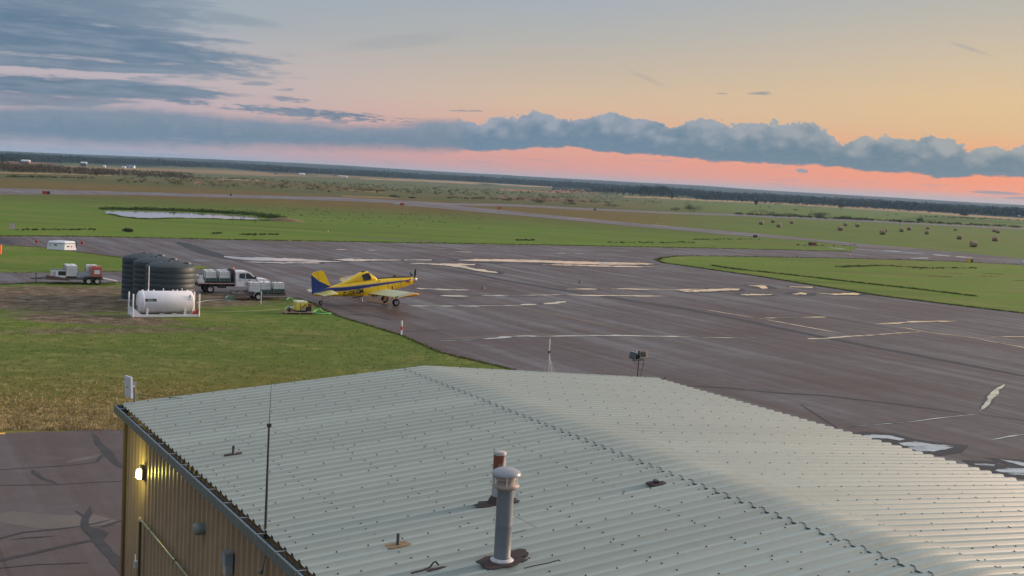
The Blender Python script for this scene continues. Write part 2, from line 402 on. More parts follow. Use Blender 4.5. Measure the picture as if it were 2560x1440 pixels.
GRASS = mat('grass_ground', (0.1, 0.13, 0.03), custom=grass_mat, spec=0.08)
me = bpy.data.meshes.new('ground'); me.from_pydata(_v, [], quads + tris); me.materials.append(GRASS); me.update()
me.polygons.foreach_set('use_smooth', [True]*len(me.polygons))
struct('ground', me)

def dense(pts, step_px=14, jit=0.0, seed=1):      # subdivide a photo outline and roughen it on the ground
    rr = random.Random(seed); out = []
    n = len(pts)
    for i in range(n):
        a, b = pts[i], pts[(i+1) % n]; L = math.hypot(b[0]-a[0], b[1]-a[1]); k = max(1, int(L/step_px))
        for j in range(k):
            t = j/k; out.append((a[0]+(b[0]-a[0])*t, a[1]+(b[1]-a[1])*t))
    res = []
    for i, (px, py) in enumerate(out):
        g = G(px, py); d = g.length
        res.append(Vector((g.x + rr.gauss(0, jit), g.y + rr.gauss(0, jit*(1+d/150)), 0)))
    return res
def sheet(name, pts, z, m, label=None, kind='structure', px=True, jit=0.0, seed=1, step=14):
    P_ = dense(pts, step, jit, seed) if px else [Vector((p[0], p[1], 0)) for p in pts]
    tri = tessellate_polygon([P_])
    me = bpy.data.meshes.new(name); me.from_pydata([(p.x, p.y, z) for p in P_], [], [tuple(t) for t in tri])
    import bmesh
    b = bmesh.new(); b.from_mesh(me); bmesh.ops.recalc_face_normals(b, faces=b.faces)
    if b.faces and sum(f.normal.z*f.calc_area() for f in b.faces) < 0: bmesh.ops.reverse_faces(b, faces=b.faces)
    b.to_mesh(me); b.free(); me.materials.append(m); return struct(name, me, kind, label)

def asphalt(tone, wet, tar=None):
    def f(q, b, c):
        p = q.pos(); X, Y, Z = q.xyz(p); p2 = q.comb(X, Y, 0)
        u = X*math.cos(LANE) + Y*math.sin(LANE); v = Y*math.cos(LANE) - X*math.sin(LANE)    # v runs along the paving lanes
        lane = q.noise(q.comb(u*0.55, v*0.022, 0), 1.0, 6, .62)
        lane2 = q.noise(q.comb(u*2.2, v*0.035, 4), 1.0, 4, .6)
        patch = q.noise(p2, .06, 5, .6); fine = q.noise(p2, 9, 3, .7); mid = q.noise(p2, .9, 5, .6)
        t = lane*.42 + lane2*.08 + patch*.5
        colr = q.ramp(t, [(.36, (.064*tone, .045*tone, .040*tone)), (.46, (.075*tone, .055*tone, .051*tone)), (.54, (.080*tone, .064*tone, .061*tone)), (.66, (.090*tone, .076*tone, .074*tone))])
        # longitudinal paving seams
        seam = q.m('ABSOLUTE', q.m('SUBTRACT', q.m('FRACT', u*(1/9.2) + (q.noise(q.comb(0, v*.03, 0), 1, 2)-.5)*.12), .5))
        colr = q.mix(q.ss(seam, .012, .004)*q.ss(q.noise(q.comb(u*.1, v*.03, 2), 1, 3), .42, .55)*.7, colr, (.03, .03, .032, 1))
        colr = q.mul(colr, q.gray(q.ss(fine*.6+mid*.4, .3, .7, .86, 1.14, 'LINEAR')))
        q.put(b.inputs['Base Color'], colr)
        w = q.ss(lane*.5 + patch*.35 + mid*.15, .42, .62)
        q.put(b.inputs['Roughness'], q.ss(w, 0, 1, .72 - .1*wet, .55 - .2*wet, 'LINEAR'))
        bn = q.n.new('ShaderNodeBump'); bn.inputs['Strength'].default_value = .25; bn.inputs['Distance'].default_value = .01
        q.put(bn.inputs['Height'], fine); q.l.new(bn.outputs[0], b.inputs['Normal'])
    return f
APRON = mat('apron_asphalt', (0.08, .07, .07), custom=asphalt(1.22, 1.0), spec=.16)
RUNW = mat('runway_asphalt', (0.08, .07, .07), custom=asphalt(1.5, .7), spec=.3)
PAD = mat('yard_asphalt', (0.08, .07, .07), custom=asphalt(1.3, .4), spec=.12)
near = lambda px, py: (px, py)
apron_px = [(-260, 590), (0, 590.5), (200, 592), (400, 595), (560, 600), (900, 606), (1300, 612.5), (1700, 620), (2000, 625.5), (2125, 629.5), (2147, 617), (2152, 611), (2407, 631), (2560, 647), (2800, 668), (2800, 690), (2560, 663), (2380, 654),
            (2150, 647), (1860, 642), (1740, 640), (1690, 641.5), (1655, 645), (1640, 650), (1660, 658), (1760, 672), (1900, 692), (2050, 716), (2200, 740), (2400, 765), (2560, 784), (2960, 842), (3300, 1500), (2300, 1800), (1700, 1300), (1500, 985),
            (1290, 926), (1100, 881), (1000, 837), (850, 792), (800, 769), (775, 755), (745, 746), (700, 743), (640, 745), (560, 740), (480, 735), (380, 716), (300, 707), (100, 706), (0, 712), (-200, 716), (-200, 681), (0, 682), (150, 682), (300, 679), (470, 676),
            (528, 671), (505, 665), (480, 661), (420, 652), (310, 645), (200, 631), (100, 618), (0, 613), (-260, 606)]
sheet('apron', apron_px, .02, APRON, jit=.10, seed=3, step=10)
sheet('runway', [(-200, 460), (0, 470), (328, 480), (600, 487), (846, 493), (1120, 507.5), (1300, 511), (1455, 520), (1674, 529.5), (1860, 536), (2215, 553), (2560, 570.5), (2800, 583), (2800, 587), (2560, 574.5), (2215, 557.5), (1860, 541), (1674, 534), (1455, 525),
       (1300, 516.5), (1180, 515), (1120, 514), (983, 508), (846, 502), (600, 495), (328, 488), (0, 486), (-200, 477)], .03, RUNW, jit=.3)
sheet('taxiway', [(983, 505), (1147, 515), (1300, 530), (1510, 551), (1797, 576), (1969, 591), (2152, 609.5), (2300, 622), (2260, 626), (2150, 618), (2024, 602), (1794, 585), (1496, 558), (1250, 535), (1120, 523), (983, 511)], .045, RUNW, jit=.15)
sheet('yard_pavement', [(-500, 1120), (0, 1084), (330, 1072), (700, 1060), (760, 1500), (300, 1700), (-500, 1700)], .02, PAD, jit=.06, seed=9, step=9)

# pale fields and strips beyond the runway
def field(name, pts, col, label=None, z=.06):
    def f(q, b, c):
        p = q.pos(); X, Y, Z = q.xyz(p)
        n = q.noise(q.comb(X*.004, Y*.03, 0), 1, 5, .65); n2 = q.noise(q.comb(X*.03, Y*.03, 0), 1, 4, .6)
        q.put(b.inputs['Base Color'], q.mul((*c, 1), q.gray(q.ss(n*.6+n2*.4, .3, .7, .7, 1.3, 'LINEAR')))); b.inputs['Roughness'].default_value = 1
    m = mat('field_'+name, col, custom=f, spec=.05)
    P_ = []
    for i in range(len(pts)):
        a, bb = pts[i], pts[(i+1) % len(pts)]; k = max(1, int(abs(bb[0]-a[0])/20))
        for j in range(k): P_.append(GT(a[0]+(bb[0]-a[0])*j/k, a[1]+(bb[1]-a[1])*j/k))
    tri = tessellate_polygon([[Vector((p.x, p.y, 0)) for p in P_]])
    me = bpy.data.meshes.new('field'); me.from_pydata([(p.x, p.y, p.z+z+.6*(p.z > .01)) for p in P_], [], [tuple(t) for t in tri]); me.materials.append(m)
    struct('field', me, label=label)
TAN = (.26, .18, .09); TAN2 = (.36, .25, .14); RED = (.30, .16, .09); OLV = (.12, .10, .04); GRN = (.075, .12, .035)
field('a', [(150, 414), (300, 420), (480, 424), (700, 431), (900, 441), (1100, 452), (1100, 456), (880, 446), (690, 441), (480, 432), (300, 427), (150, 422)], TAN)
field('b', [(0, 431), (160, 434), (280, 438), (278, 440), (150, 436), (0, 433)], TAN2)
field('c', [(900, 446), (1100, 452), (1240, 460), (1380, 467), (1380, 470), (1240, 465), (1100, 457), (900, 449)], TAN2)
field('d', [(1110, 452), (1290, 462), (1290, 465), (1110, 456)], (.36, .29, .21), z=.12)
field('e', [(1250, 472), (1380, 478), (1400, 473), (1470, 476), (1490, 483), (1380, 482), (1250, 476)], RED)
field('f', [(1560, 490), (1680, 493), (1760, 499), (1900, 505), (2100, 513), (2300, 528), (2560, 546), (2800, 560), (2800, 564), (2560, 551), (2300, 533), (2100, 520), (1900, 508), (1760, 503), (1640, 496), (1560, 493)], TAN2)
field('g', [(400, 446), (700, 452), (900, 466), (960, 470), (1000, 478), (860, 474), (660, 462), (400, 452)], OLV)
field('h', [(530, 447), (650, 450), (655, 453), (600, 451), (530, 449)], TAN2, z=.12)
field('i', [(860, 472), (960, 480), (955, 483), (900, 478), (860, 475)], TAN, z=.12)
field('j', [(1250, 490), (1480, 500), (1480, 506), (1250, 500)], (.17, .11, .06))
field('k', [(850, 489), (980, 494), (1000, 498), (860, 494)], TAN, z=.12)
field('l', [(2250, 548), (2560, 560), (2560, 556), (2300, 540)], GRN, z=.1)
# tan clearings on the distant slope seen through the bush at the far left
field('m', [(-200, 404), (60, 404), (150, 408), (60, 413), (-200, 412)], (.20, .12, .075))

# ------------------------------------------------------------------ water
def watf(q, b, c):
    b.inputs['Base Color'].default_value = (.97, .97, .97, 1); b.inputs['Roughness'].default_value = .02
    b.inputs['Metallic'].default_value = 1.0
    rn = q.noise(q.scale(q.pos(), .35, 1.3, 1), 1, 5, .65); q.put(b.inputs['Base Color'], q.mix(q.ss(rn, .36, .56), (.50, .49, .49, 1), (.98, .97, .96, 1))); q.put(b.inputs['Roughness'], q.ss(rn, .56, .36, .02, .16)); q.put(b.inputs['Alpha'], q.ss(rn + (q.noise(q.pos(), 3.5, 4, .7)-.5)*.12, .34, .45))
    n = q.noise(q.pos(), 1.6, 3, .5); bn = q.n.new('ShaderNodeBump'); bn.inputs['Strength'].default_value = .05; bn.inputs['Distance'].default_value = .01
    q.put(bn.inputs['Height'], n); q.l.new(bn.outputs[0], b.inputs['Normal'])
WATER = mat('still_water', (0.03, .03, .03), custom=watf, spec=.8)
def pondf(q, b, c):
    b.inputs['Base Color'].default_value = (.95, .97, 1, 1); b.inputs['Metallic'].default_value = 1; b.inputs['Roughness'].default_value = .06
    bn = q.n.new('ShaderNodeBump'); bn.inputs['Strength'].default_value = .12; bn.inputs['Distance'].default_value = .03
    q.put(bn.inputs['Height'], q.noise(q.pos(), 1.2, 3, .5)); q.l.new(bn.outputs[0], b.inputs['Normal'])
POND = mat('pond_surface', (.9, .9, 1), custom=pondf)
sheet('pond_water', [(269, 527.5), (325, 528.5), (400, 530), (478, 533), (560, 537), (612, 541), (640, 545), (652, 549.5), (600, 548.5), (560, 546.5), (519, 545), (470, 545.5), (430, 544), (383, 546), (347, 545), (325, 542), (301, 540.5), (285, 536), (272, 534)], .05, POND, jit=.4, seed=5, step=9)
TAR = mat('tar_sealant', (.030, .029, .032), rough=.6, vary=.2, vscale=1.2, spec=.2)
CRK = mat('crack_dark', (.012, .011, .011), rough=.6, vary=.1)  # one dark tone for the pavement cracks
PALE = mat('worn_asphalt', (.15, .125, .11), rough=.8, vary=.15, vscale=.8, spec=.1)
def ribbon(name, pts, width, m, z, wob=.25, seed=0, ends=True, kind='structure', step=1.2):
    """a strip laid along ground points; width in metres, ragged edges"""
    rr = random.Random(seed); Pn = [G(*p) for p in pts]; L = [0]
    for a, b in zip(Pn, Pn[1:]): L.append(L[-1] + (b-a).length)
    n = max(3, int(L[-1]/step)); c = []
    for i in range(n+1):
        t = L[-1]*i/n; k = 0
        while k < len(L)-2 and L[k+1] < t: k += 1
        f = (t-L[k])/(L[k+1]-L[k]); c.append(Pn[k].lerp(Pn[k+1], f))
    vs = []; fs = []; w0 = 1; off = 0
    for i, p in enumerate(c):
        d = (c[min(i+1, n)] - c[max(i-1, 0)]).normalized(); nn = Vector((-d.y, d.x, 0))
        w0 = max(.12 if wob > .4 else .25, min(1.6, w0 + rr.gauss(0, wob))); off += rr.gauss(0, width*.15); off *= .8
        w = width/2*w0*(min(1, i/(n*.12)+.12, (n-i)/(n*.12)+.12) if ends else 1)
        vs += [(*(p + nn*(off+w))[:2], z), (*(p + nn*(off-w))[:2], z)]
    for i in range(n): fs.append((2*i, 2*i+1, 2*i+3, 2*i+2))
    me = bpy.data.meshes.new(name); me.from_pydata(vs, [], fs); me.materials.append(m)
    if me.polygons and sum(p.normal.z for p in me.polygons) < 0: me.flip_normals()
    return struct(name, me, kind)
Z1, Z2, Z3 = .026, .032, .038
# paler wet borders and big puddles along the far lane
for i, (a, w) in enumerate([([(540, 642), (700, 649), (860, 654)], 1.6), ([(1120, 652), (1300, 655), (1620, 663)], 2.0)]):
    ribbon('damp_asphalt', a, w*3.2, TAR, Z1, .1, i)
def puddle(pts, z=Z3, jit=.12, seed=1, step=7):
    c = [G(*p) for p in pts]; cx = sum(p.x for p in c)/len(c); cy = sum(p.y for p in c)/len(c); dd_ = math.hypot(cx, cy); k = .5 + dd_*.0045; P2 = []
    ar = sum(c[i].x*c[(i+1) % len(c)].y - c[(i+1) % len(c)].x*c[i].y for i in range(len(c))); sg = 1 if ar > 0 else -1
    for i in range(len(c)):
        e = (c[(i+1) % len(c)] - c[i-1]).normalized(); P2.append((c[i].x + e.y*k*sg, c[i].y - e.x*k*sg))
    if dd_ < 220: sheet('damp_asphalt', P2, Z1 + .0001*seed, TAR, px=False)
    sheet('puddle', pts, z, WATER, jit=jit, seed=seed, step=step)
puddle([(556, 640), (600, 643), (660, 644), (740, 647), (800, 651), (860, 655), (800, 656), (730, 654), (650, 652), (600, 650), (572, 646)], seed=2)
puddle([(604, 654), (680, 655.5), (740, 656.5), (800, 656.5), (798, 658.5), (720, 659), (650, 657.5)], seed=3)
puddle([(828, 649), (870, 647), (910, 648), (1000, 650), (1005, 651.5), (930, 652), (880, 653.5), (850, 651)], seed=4)
puddle([(1012, 649), (1080, 649.5), (1078, 651.5), (1015, 651)], seed=5)
puddle([(1020, 659), (1110, 659), (1190, 660.5), (1188, 663), (1155, 664), (1190, 672), (1245, 681), (1250, 684), (1200, 679), (1150, 669), (1110, 663.5), (1060, 661.5)], seed=6)
puddle([(1142, 651), (1190, 648), (1260, 648.5), (1350, 650.5), (1440, 654), (1540, 656), (1610, 658), (1640, 661), (1600, 662), (1530, 662.5), (1440, 660.5), (1360, 657), (1250, 654.5), (1180, 653)], seed=7)
puddle([(1350, 661.5), (1420, 662), (1500, 664), (1570, 665), (1648, 668), (1590, 668.5), (1500, 667), (1420, 664.5)], seed=8)
puddle([(1700, 727), (1750, 724), (1800, 722.5), (1850, 722), (1846, 726), (1800, 727.5), (1755, 730), (1715, 730)], seed=9)
puddle([(1870, 714), (1912, 713.5), (1914, 717), (1922, 722), (1905, 722), (1895, 717.5)], seed=10)
puddle([(1975, 716.5), (2030, 717.5), (2028, 719.5), (1978, 718.5)], seed=11)
puddle([(1981, 735.5), (2000, 731.5), (2018, 734), (2016, 737.5), (1990, 738)], seed=12)
puddle([(2040, 733), (2080, 735), (2130, 732), (2158, 735), (2140, 737), (2090, 738)], seed=13)
puddle([(1850, 735.5), (1930, 736), (1928, 738), (1852, 739)], seed=14)
puddle([(2070, 618.5), (2112, 622), (2108, 623.5), (2075, 620.5)], seed=15, jit=.2)
puddle([(2205, 626), (2240, 627), (2262, 630), (2238, 631), (2215, 629)], seed=16, jit=.2)
puddle([(2262, 631), (2310, 633.5), (2304, 635), (2262, 633)], seed=17, jit=.2)
puddle([(2330, 635), (2375, 639), (2366, 641), (2340, 639)], seed=18, jit=.2)
puddle([(2385, 640), (2435, 644), (2430, 646), (2390, 643)], seed=19, jit=.2)
puddle([(2270, 645.5), (2320, 644), (2322, 646.5), (2280, 648)], seed=20, jit=.2)
puddle([(2150, 1091), (2180, 1088), (2225, 1090), (2262, 1100), (2250, 1103), (2215, 1097), (2170, 1096)], seed=21, jit=.03)
puddle([(2245, 1109), (2290, 1105), (2330, 1112), (2395, 1117), (2370, 1124), (2325, 1132), (2290, 1128)], seed=22, jit=.03)
puddle([(2430, 1160), (2490, 1163), (2485, 1167), (2440, 1165)], seed=23, jit=.03)
puddle([(2486, 1178), (2520, 1172), (2620, 1174), (2600, 1190), (2530, 1189)], seed=24, jit=.03)
puddle([(2500, 1150), (2560, 1158), (2640, 1170), (2560, 1168)], seed=25, jit=.03)
def wet_crack(pts, w=.12, gaps=None, seed=0, crack=True, cw=.10):
    if crack:
        ribbon('pavement_crack', pts, cw*(3.8 + 4.6*max(0, min(1, (850-pts[0][1])/100))), CRK, Z2, .2, seed+50, step=.8)
        ribbon('crack_water', [(a, b+.5) for a, b in pts], w*.75, WATER, Z3-.002, .5, seed+70, step=.7)
    for k, (a, b) in enumerate(gaps or [(0, 1)]):
        Pn = [Vector((*p, 0)) for p in pts]; L = [0]
        for u, v in zip(Pn, Pn[1:]): L.append(L[-1]+(v-u).length)
        def at(t):
            t *= L[-1]; i = 0
            while i < len(L)-2 and L[i+1] < t: i += 1
            q = Pn[i].lerp(Pn[i+1], (t-L[i])/(L[i+1]-L[i])); return (q.x, q.y + .9)
        ww_ = w*(1 + 1.1*max(0, min(1, (850-pts[0][1])/100)))
        ribbon('crack_water', [at(a + (b-a)*i/4) for i in range(5)], ww_, WATER, Z3, .5, seed+k, step=.7)
wet_crack([(1040, 721), (1100, 723), (1180, 725)], .45, [(.0, .2), (.3, .95)], 1)
wet_crack([(1100, 739), (1180, 739.5), (1290, 739), (1400, 737), (1440, 737), (1560, 739), (1680, 741)], .42, [(.0, .12), (.18, .3), (.42, .5), (.55, .98)], 2)
wet_crack([(1418, 723), (1560, 722), (1700, 724), (1760, 722)], .42, [(.0, .22), (.35, .62), (.7, .9)], 3)
wet_crack([(1022, 765), (1180, 765), (1300, 763), (1380, 759), (1412, 753)], .34, [(0, .12), (.2, .28), (.34, .46), (.52, .68), (.72, .83), (.86, 1)], 4)
wet_crack([(1090, 853), (1180, 850), (1240, 844), (1310, 840), (1380, 841), (1500, 839), (1600, 840), (1700, 842), (1860, 845), (1980, 843), (2020, 846)], .50, [(.12, .2), (.24, .27), (.3, .37), (.47, .51), (.6, .66), (.72, .84)], 5, cw=.14)
wet_crack([(1895, 795.5), (1960, 794), (2075, 792)], .28, [(.0, .95)], 6)
wet_crack([(2188, 810), (2240, 808), (2300, 804), (2395, 803)], .38, [(0, .35), (.4, .95)], 7)
wet_crack([(2020, 848), (2070, 846), (2130, 840), (2180, 838), (2240, 833), (2310, 829)], .36, [(0, .1), (.15, .62), (.68, .98)], 8)
wet_crack([(2250, 817), (2310, 829), (2420, 843), (2500, 858), (2600, 876)], .22, [(0, .1), (.2, .55), (.6, 1)], 9)
wet_crack([(2458, 843), (2520, 841.5), (2640, 843)], .32, [(0, 1)], 10)
wet_crack([(1700, 764), (1900, 796), (2130, 838)], .12, [(.0, .95)], 11, crack=False)
wet_crack([(2110, 1069), (2200, 1061), (2270, 1056), (2350, 1045), (2445, 1036)], .18, [(.18, .45), (.48, .95)], 12, cw=.07)
wet_crack([(2450, 1028), (2468, 1012), (2478, 990), (2495, 975), (2512, 961)], .26, [(.0, .9)], 13, cw=.10)
wet_crack([(2478, 1100), (2520, 1092), (2640, 1076)], .18, [(.0, 1)], 14, cw=.07)
for i, (a, w) in enumerate([([(1680, 963), (1830, 972), (1960, 984), (2040, 987), (2250, 1012), (2420, 1035)], .13), ([(1700, 964), (1900, 974), (2030, 992)], .07), ([(2445, 1036), (2560, 1052), (2700, 1072)], .10),
                            ([(855, 788), (920, 786), (980, 802)], .22), ([(1130, 826), (1000, 829)], .12), ([(800, 763), (990, 766)], .10), ([(1050, 722), (1110, 738), (1160, 750)], .22), ([(1310, 660), (1460, 672)], .15), ([(1500, 650), (1600, 664)], .15),
                            ([(2100, 1075), (2000, 1010)], .06)]):
    ribbon('pavement_crack', a, w*2.0, CRK, Z2, .2, 80+i)
for i, (a, w) in enumerate([([(1020, 661), (1180, 686), (1370, 721), (1500, 741), (1700, 771), (1900, 809), (2040, 840), (2200, 872), (2380, 906), (2600, 950), (2800, 985)], .95),
                            ([(440, 604), (480, 619), (520, 633), (570, 648)], 2.2), ([(-60, 588), (10, 602), (40, 612)], 3.0), ([(1230, 645), (1500, 693), (1730, 735), (2050, 790), (2240, 818)], .16), ([(455, 606), (560, 640)], .6)]):
    ribbon('tar_seal', a, w, TAR, Z1+.003*i*.3, .06, 20+i, step=2)
for i, (a, w) in enumerate([([(1050, 716), (1260, 760), (1520, 815), (1580, 822)], .8), ([(1180, 770), (1400, 812), (1520, 836)], .6), ([(880, 590), (1010, 600), (1120, 606)], 2), ([(650, 606), (1000, 608)], 1.2), ([(860, 788), (900, 796), (960, 800)], 1.0),
                            ([(1090, 850), (1300, 838), (1420, 838)], .7)]):
    ribbon('faded_strip', a, w, PALE, Z1-.002, .06, 40+i, step=2)
# thin broken gleams along the far lane
k_ = 0
for a in [(838, 624, 30), (880, 625, 22), (920, 626, 18), (1085, 621, 35), (1130, 622, 28), (1135, 629.5, 46), (1240, 620, 10), (1395, 633.5, 22), (1432, 634.5, 32), (1480, 635, 76), (1535, 627, 45), (1380, 633, 12), (470, 651, 60), (490, 655, 50), (1590, 654, 8),
          (60, 473, 60), (120, 474, 40), (225, 479, 12), (330, 481, 60), (430, 484, 50), (660, 493, 40), (795, 498, 10), (930, 503.5, 30), (1090, 509.5, 60), (1325, 518, 10), (1560, 529, 120), (1700, 533, 60), (1420, 545.5, 110), (1720, 572, 90), (1620, 562, 60), (2030, 600, 40), (2480, 566, 100), (2200, 554.5, 80), (1820, 538, 80)]:
    k_ += 1; far = a[1] < 600
    ribbon('wet_gleam', [(a[0], a[1]), (a[0]+a[2], a[1] + a[2]*(.045 if far else .02))], .9 if not far else 2.2, WATER, .052 if far else Z3, .3, 200+k_, step=3)
TARY = mat('weathered_tar', (.052, .050, .052), rough=.7, vary=.35, vscale=1.6, spec=.15)
for i, (a, w) in enumerate([([(228, 1085), (245, 1108), (262, 1130), (290, 1158), (315, 1176)], .42), ([(262, 1134), (238, 1158), (150, 1166), (60, 1172), (-60, 1178)], .28), ([(80, 1176), (104, 1198), (140, 1212)], .30), ([(-60, 1216), (140, 1213), (260, 1206), (330, 1204)], .07),
                            ([(225, 1266), (216, 1290), (214, 1310), (235, 1345), (275, 1390), (315, 1440), (340, 1490)], .42), ([(188, 1277), (206, 1290), (216, 1300)], .16), ([(-40, 1360), (60, 1333), (150, 1324), (215, 1316), (280, 1300)], .20), ([(-40, 1412), (80, 1385), (180, 1362), (235, 1352), (250, 1340)], .24),
                            ([(-40, 1425), (90, 1413), (225, 1408)], .10), ([(250, 1320), (300, 1306), (335, 1304)], .3), ([(212, 1318), (240, 1330), (262, 1350)], .8), ([(20, 1352), (80, 1345), (140, 1342)], .08)]):
    ribbon('tar_seal', a, w*.7, TARY, Z1+.0006*i, .16, 60+i, step=.5)
for i, (a, w) in enumerate([([(165, 1158), (200, 1148), (250, 1138)], .5), ([(110, 1148), (170, 1145)], .12), ([(-40, 1300), (120, 1290), (300, 1280)], 2.2)]):
    ribbon('faded_strip', a, w, mat('worn_yard', (.115, .098, .086), rough=.8, vary=.2, vscale=.6), .0225, .1, 90+i, step=.8)
YEL = mat('yellow_road_paint', (.75, .42, .04), rough=.6)
sheet('painted_marking', [(-30, 1084), (14, 1083), (12, 1087), (-30, 1089)], Z2, YEL)

# ------------------------------------------------------------------ vegetation
def veg(name, dark, light, sc=1.2):
    def f(q, b, c):
        n = q.noise(q.obj(), sc, 3, .6); n2 = q.noise(q.obj(), sc*6, 2, .6)
        q.put(b.inputs['Base Color'], q.mix(q.ss(n*.55+n2*.45, .35, .65), (*dark, 1), (*light, 1))); b.inputs['Roughness'].default_value = .9
    return mat(name, dark, custom=f, spec=.1)
LEAF = veg('bush_leaf', (.022, .036, .014), (.075, .085, .032)); LEAF2 = veg('olive_leaf', (.04, .05, .022), (.11, .11, .05)); WOODM = veg('hazed_forest_leaf', (.014, .028, .026), (.028, .052, .044), .05)  # bluish tint of the forest leaf stands in for distance haze
PONDV = veg('pond_shrub_leaf', (.035, .065, .02), (.085, .13, .04), .3); STRAW = veg('straw', (.27, .21, .10), (.50, .40, .21), .8); TUFT = veg('verge_grass', (.055, .075, .02), (.14, .15, .045), .6)
BARK = mat('bark', (.06, .045, .035), rough=.9, vary=.3)
def leaf_blob(cx, cy, cz, rx, ry, rz, n, size, clumps=7, rg=rng):
    """n small leaf triangles in clumps through an ellipsoid"""
    cc = rg.normal(0, .42, (clumps, 3)); cc[:, 2] = np.abs(cc[:, 2])*.9 - .1
    k = rg.integers(0, clumps, n); p = cc[k] + rg.normal(0, .24, (n, 3))
    l = np.linalg.norm(p, axis=1, keepdims=True); p = np.where(l > 1, p/l, p)
    c = p*[rx, ry, rz] + [cx, cy, cz]; c[:, 2] = np.maximum(c[:, 2], .02)
    a = rg.normal(0, 1, (n, 3)); a /= np.linalg.norm(a, axis=1, keepdims=True); b = rg.normal(0, 1, (n, 3)); b /= np.linalg.norm(b, axis=1, keepdims=True)
    s = size*rg.uniform(.6, 1.4, (n, 1)); v = np.stack([c, c+a*s, c+b*s], 1).reshape(-1, 3)
    return v
def tri_obj(name, v, m, parent=None, **kw):
    t = np.arange(len(v)).reshape(-1, 3); return put(name, np_mesh(name, v, t, m), parent, **kw)
def bush(px, py, w, h, label, m=None, tree=False, group='bushes beside the runway'):
    g = GT(px, py); d = g.length; W_ = w/FOC*d; H_ = h/FOC*d
    t = thing('tree' if tree else 'bush', label, 'tree' if tree else 'bush', g, 0, 'lone trees in the far fields' if tree else group)
    b = MB()
    for k in range(5):
        a = rng.uniform(0, 6.28); r_ = rng.uniform(.1, .3)*W_
        b.tube([(r_*.2*math.cos(a), r_*.2*math.sin(a), -.2), (r_*math.cos(a), r_*math.sin(a), H_*.6)], [.10, .03], 5)
    b.build('trunk' if tree else 'stem', BARK, t)
    v = leaf_blob(0, 0, H_*.42, W_*.52, W_*.35, H_*.55, 900, max(.22, H_*.085), 9)
    if tree: v = leaf_blob(0, 0, H_*.58, W_*.5, W_*.45, H_*.42, 900, max(.22, H_*.085), 8)
    tri_obj('crown', v, m or LEAF, t)
    return t
for a in [(1350, 509, 34, 12, 'rounded dark bush on the far verge, just left of the pair of bushes'), (1420, 513, 40, 10, 'low wide dark bush on the far verge, right of the rounded bush'), (1272, 503, 40, 6, 'low straggling bush on the verge near where taxiway meets runway'), (1530, 517, 46, 9, 'long low bush behind the runway, near the row of small shrubs', ),
          (985, 495, 28, 8, 'compact green bush at the edge of the far runway, leftmost on the verge'), (1030, 496, 18, 4, 'tiny low bush just right of the compact verge bush'),
          (1732, 530, 55, 17, 'spreading olive bush with a taller peak behind the wet runway', 2), (1690, 528, 30, 9, 'small olive bush at the left foot of the spreading peaked bush', 2), (1905, 536, 60, 11, 'wide olive bush behind the runway, left of the tall thin tree', 2), (2048, 545, 50, 17, 'biggest mounded bush behind the runway above the hay bales', 2),
          (1985, 541, 50, 9, 'long low bush between the wide olive bush and the biggest mound', 2), (2115, 548, 24, 9, 'small round bush just right of the biggest mounded bush', 2), (2160, 551, 30, 7, 'low dark bush right of the small round bush'), (2298, 556, 16, 13, 'upright narrow bush alone behind the runway above the paired bales'),
          (2280, 557, 36, 5, 'flat dark bush at the foot of the upright narrow bush'), (318, 580, 24, 8, 'grey-brown weedy bush in the infield below the pond', 2)]:
    bush(a[0], a[1], a[2], a[3], a[4], LEAF2 if len(a) > 5 else LEAF)
for a in [(1890, 517, 10, 16, 'thin upright tree behind the wide olive runway bush'), (2102, 525, 16, 14, 'small lone tree on the pale strip of field above the runway bushes'), (2410, 546, 22, 14, 'short dark tree at the end of the right-hand hedge'), (1765, 503, 10, 13, 'small dark tree splitting the tan strip, right one'), (1680, 499, 9, 11, 'small dark tree splitting the tan strip, left one'), (1995, 513, 8, 9, 'small pale tree at the left end of the dotted hedge')]:
    bush(a[0], a[1], a[2], a[3], a[4], tree=True)
# tree belt with two rounded crowns
def belt_tree(px, base, top_, w, label):
    g = GT(px, base); d = g.length; H_ = (base-top_)/FOC*d; W_ = w/FOC*d
    t = thing('belt_tree', label, 'tree', g, 0, 'trees of the dark shelter belt')
    MB().tube([(0, 0, -.5), (0, 0, H_*.7)], [.45, .15], 6).build('trunk', BARK, t)
    tri_obj('crown', leaf_blob(0, 0, H_*.52, W_*.6, W_*.45, H_*.5, 700, H_*.10, 10), WOODM, t)
belt_tree(1608, 493, 461, 44, 'broad rounded tree, left of the two tallest crowns in the shelter belt')
belt_tree(1648, 494, 463, 44, 'broad rounded tree, right of the two tallest crowns in the shelter belt')
belt_tree(1690, 495, 474, 34, 'lower rounded tree at the right end of the shelter belt')
vs = []
def conif(px, base, top_, w, n=110):
    g = GT(px, base); d = g.length; H_ = (base-top_)/FOC*d; W_ = w/FOC*d
    vs.append(leaf_blob(g.x, g.y, g.z+H_*.45, W_*.6, W_*.6, H_*.55, n, max(.9, H_*.14), 4))
r_ = random.Random(4)
for k in range(75):
    px = 1380 + k*4.2; base = 477 + (px-1380)*.062 + r_.uniform(-.6, .8)
    conif(px, base, base - r_.uniform(9, 17)*(1 if px > 1470 else .62) - (6 if 1500 < px < 1590 else 0), r_.uniform(5, 10))
v = np.concatenate(vs); tri_obj('shelter_belt_wood', v, WOODM, kind='stuff', label='dark mass of smaller trees in the distant shelter belt')
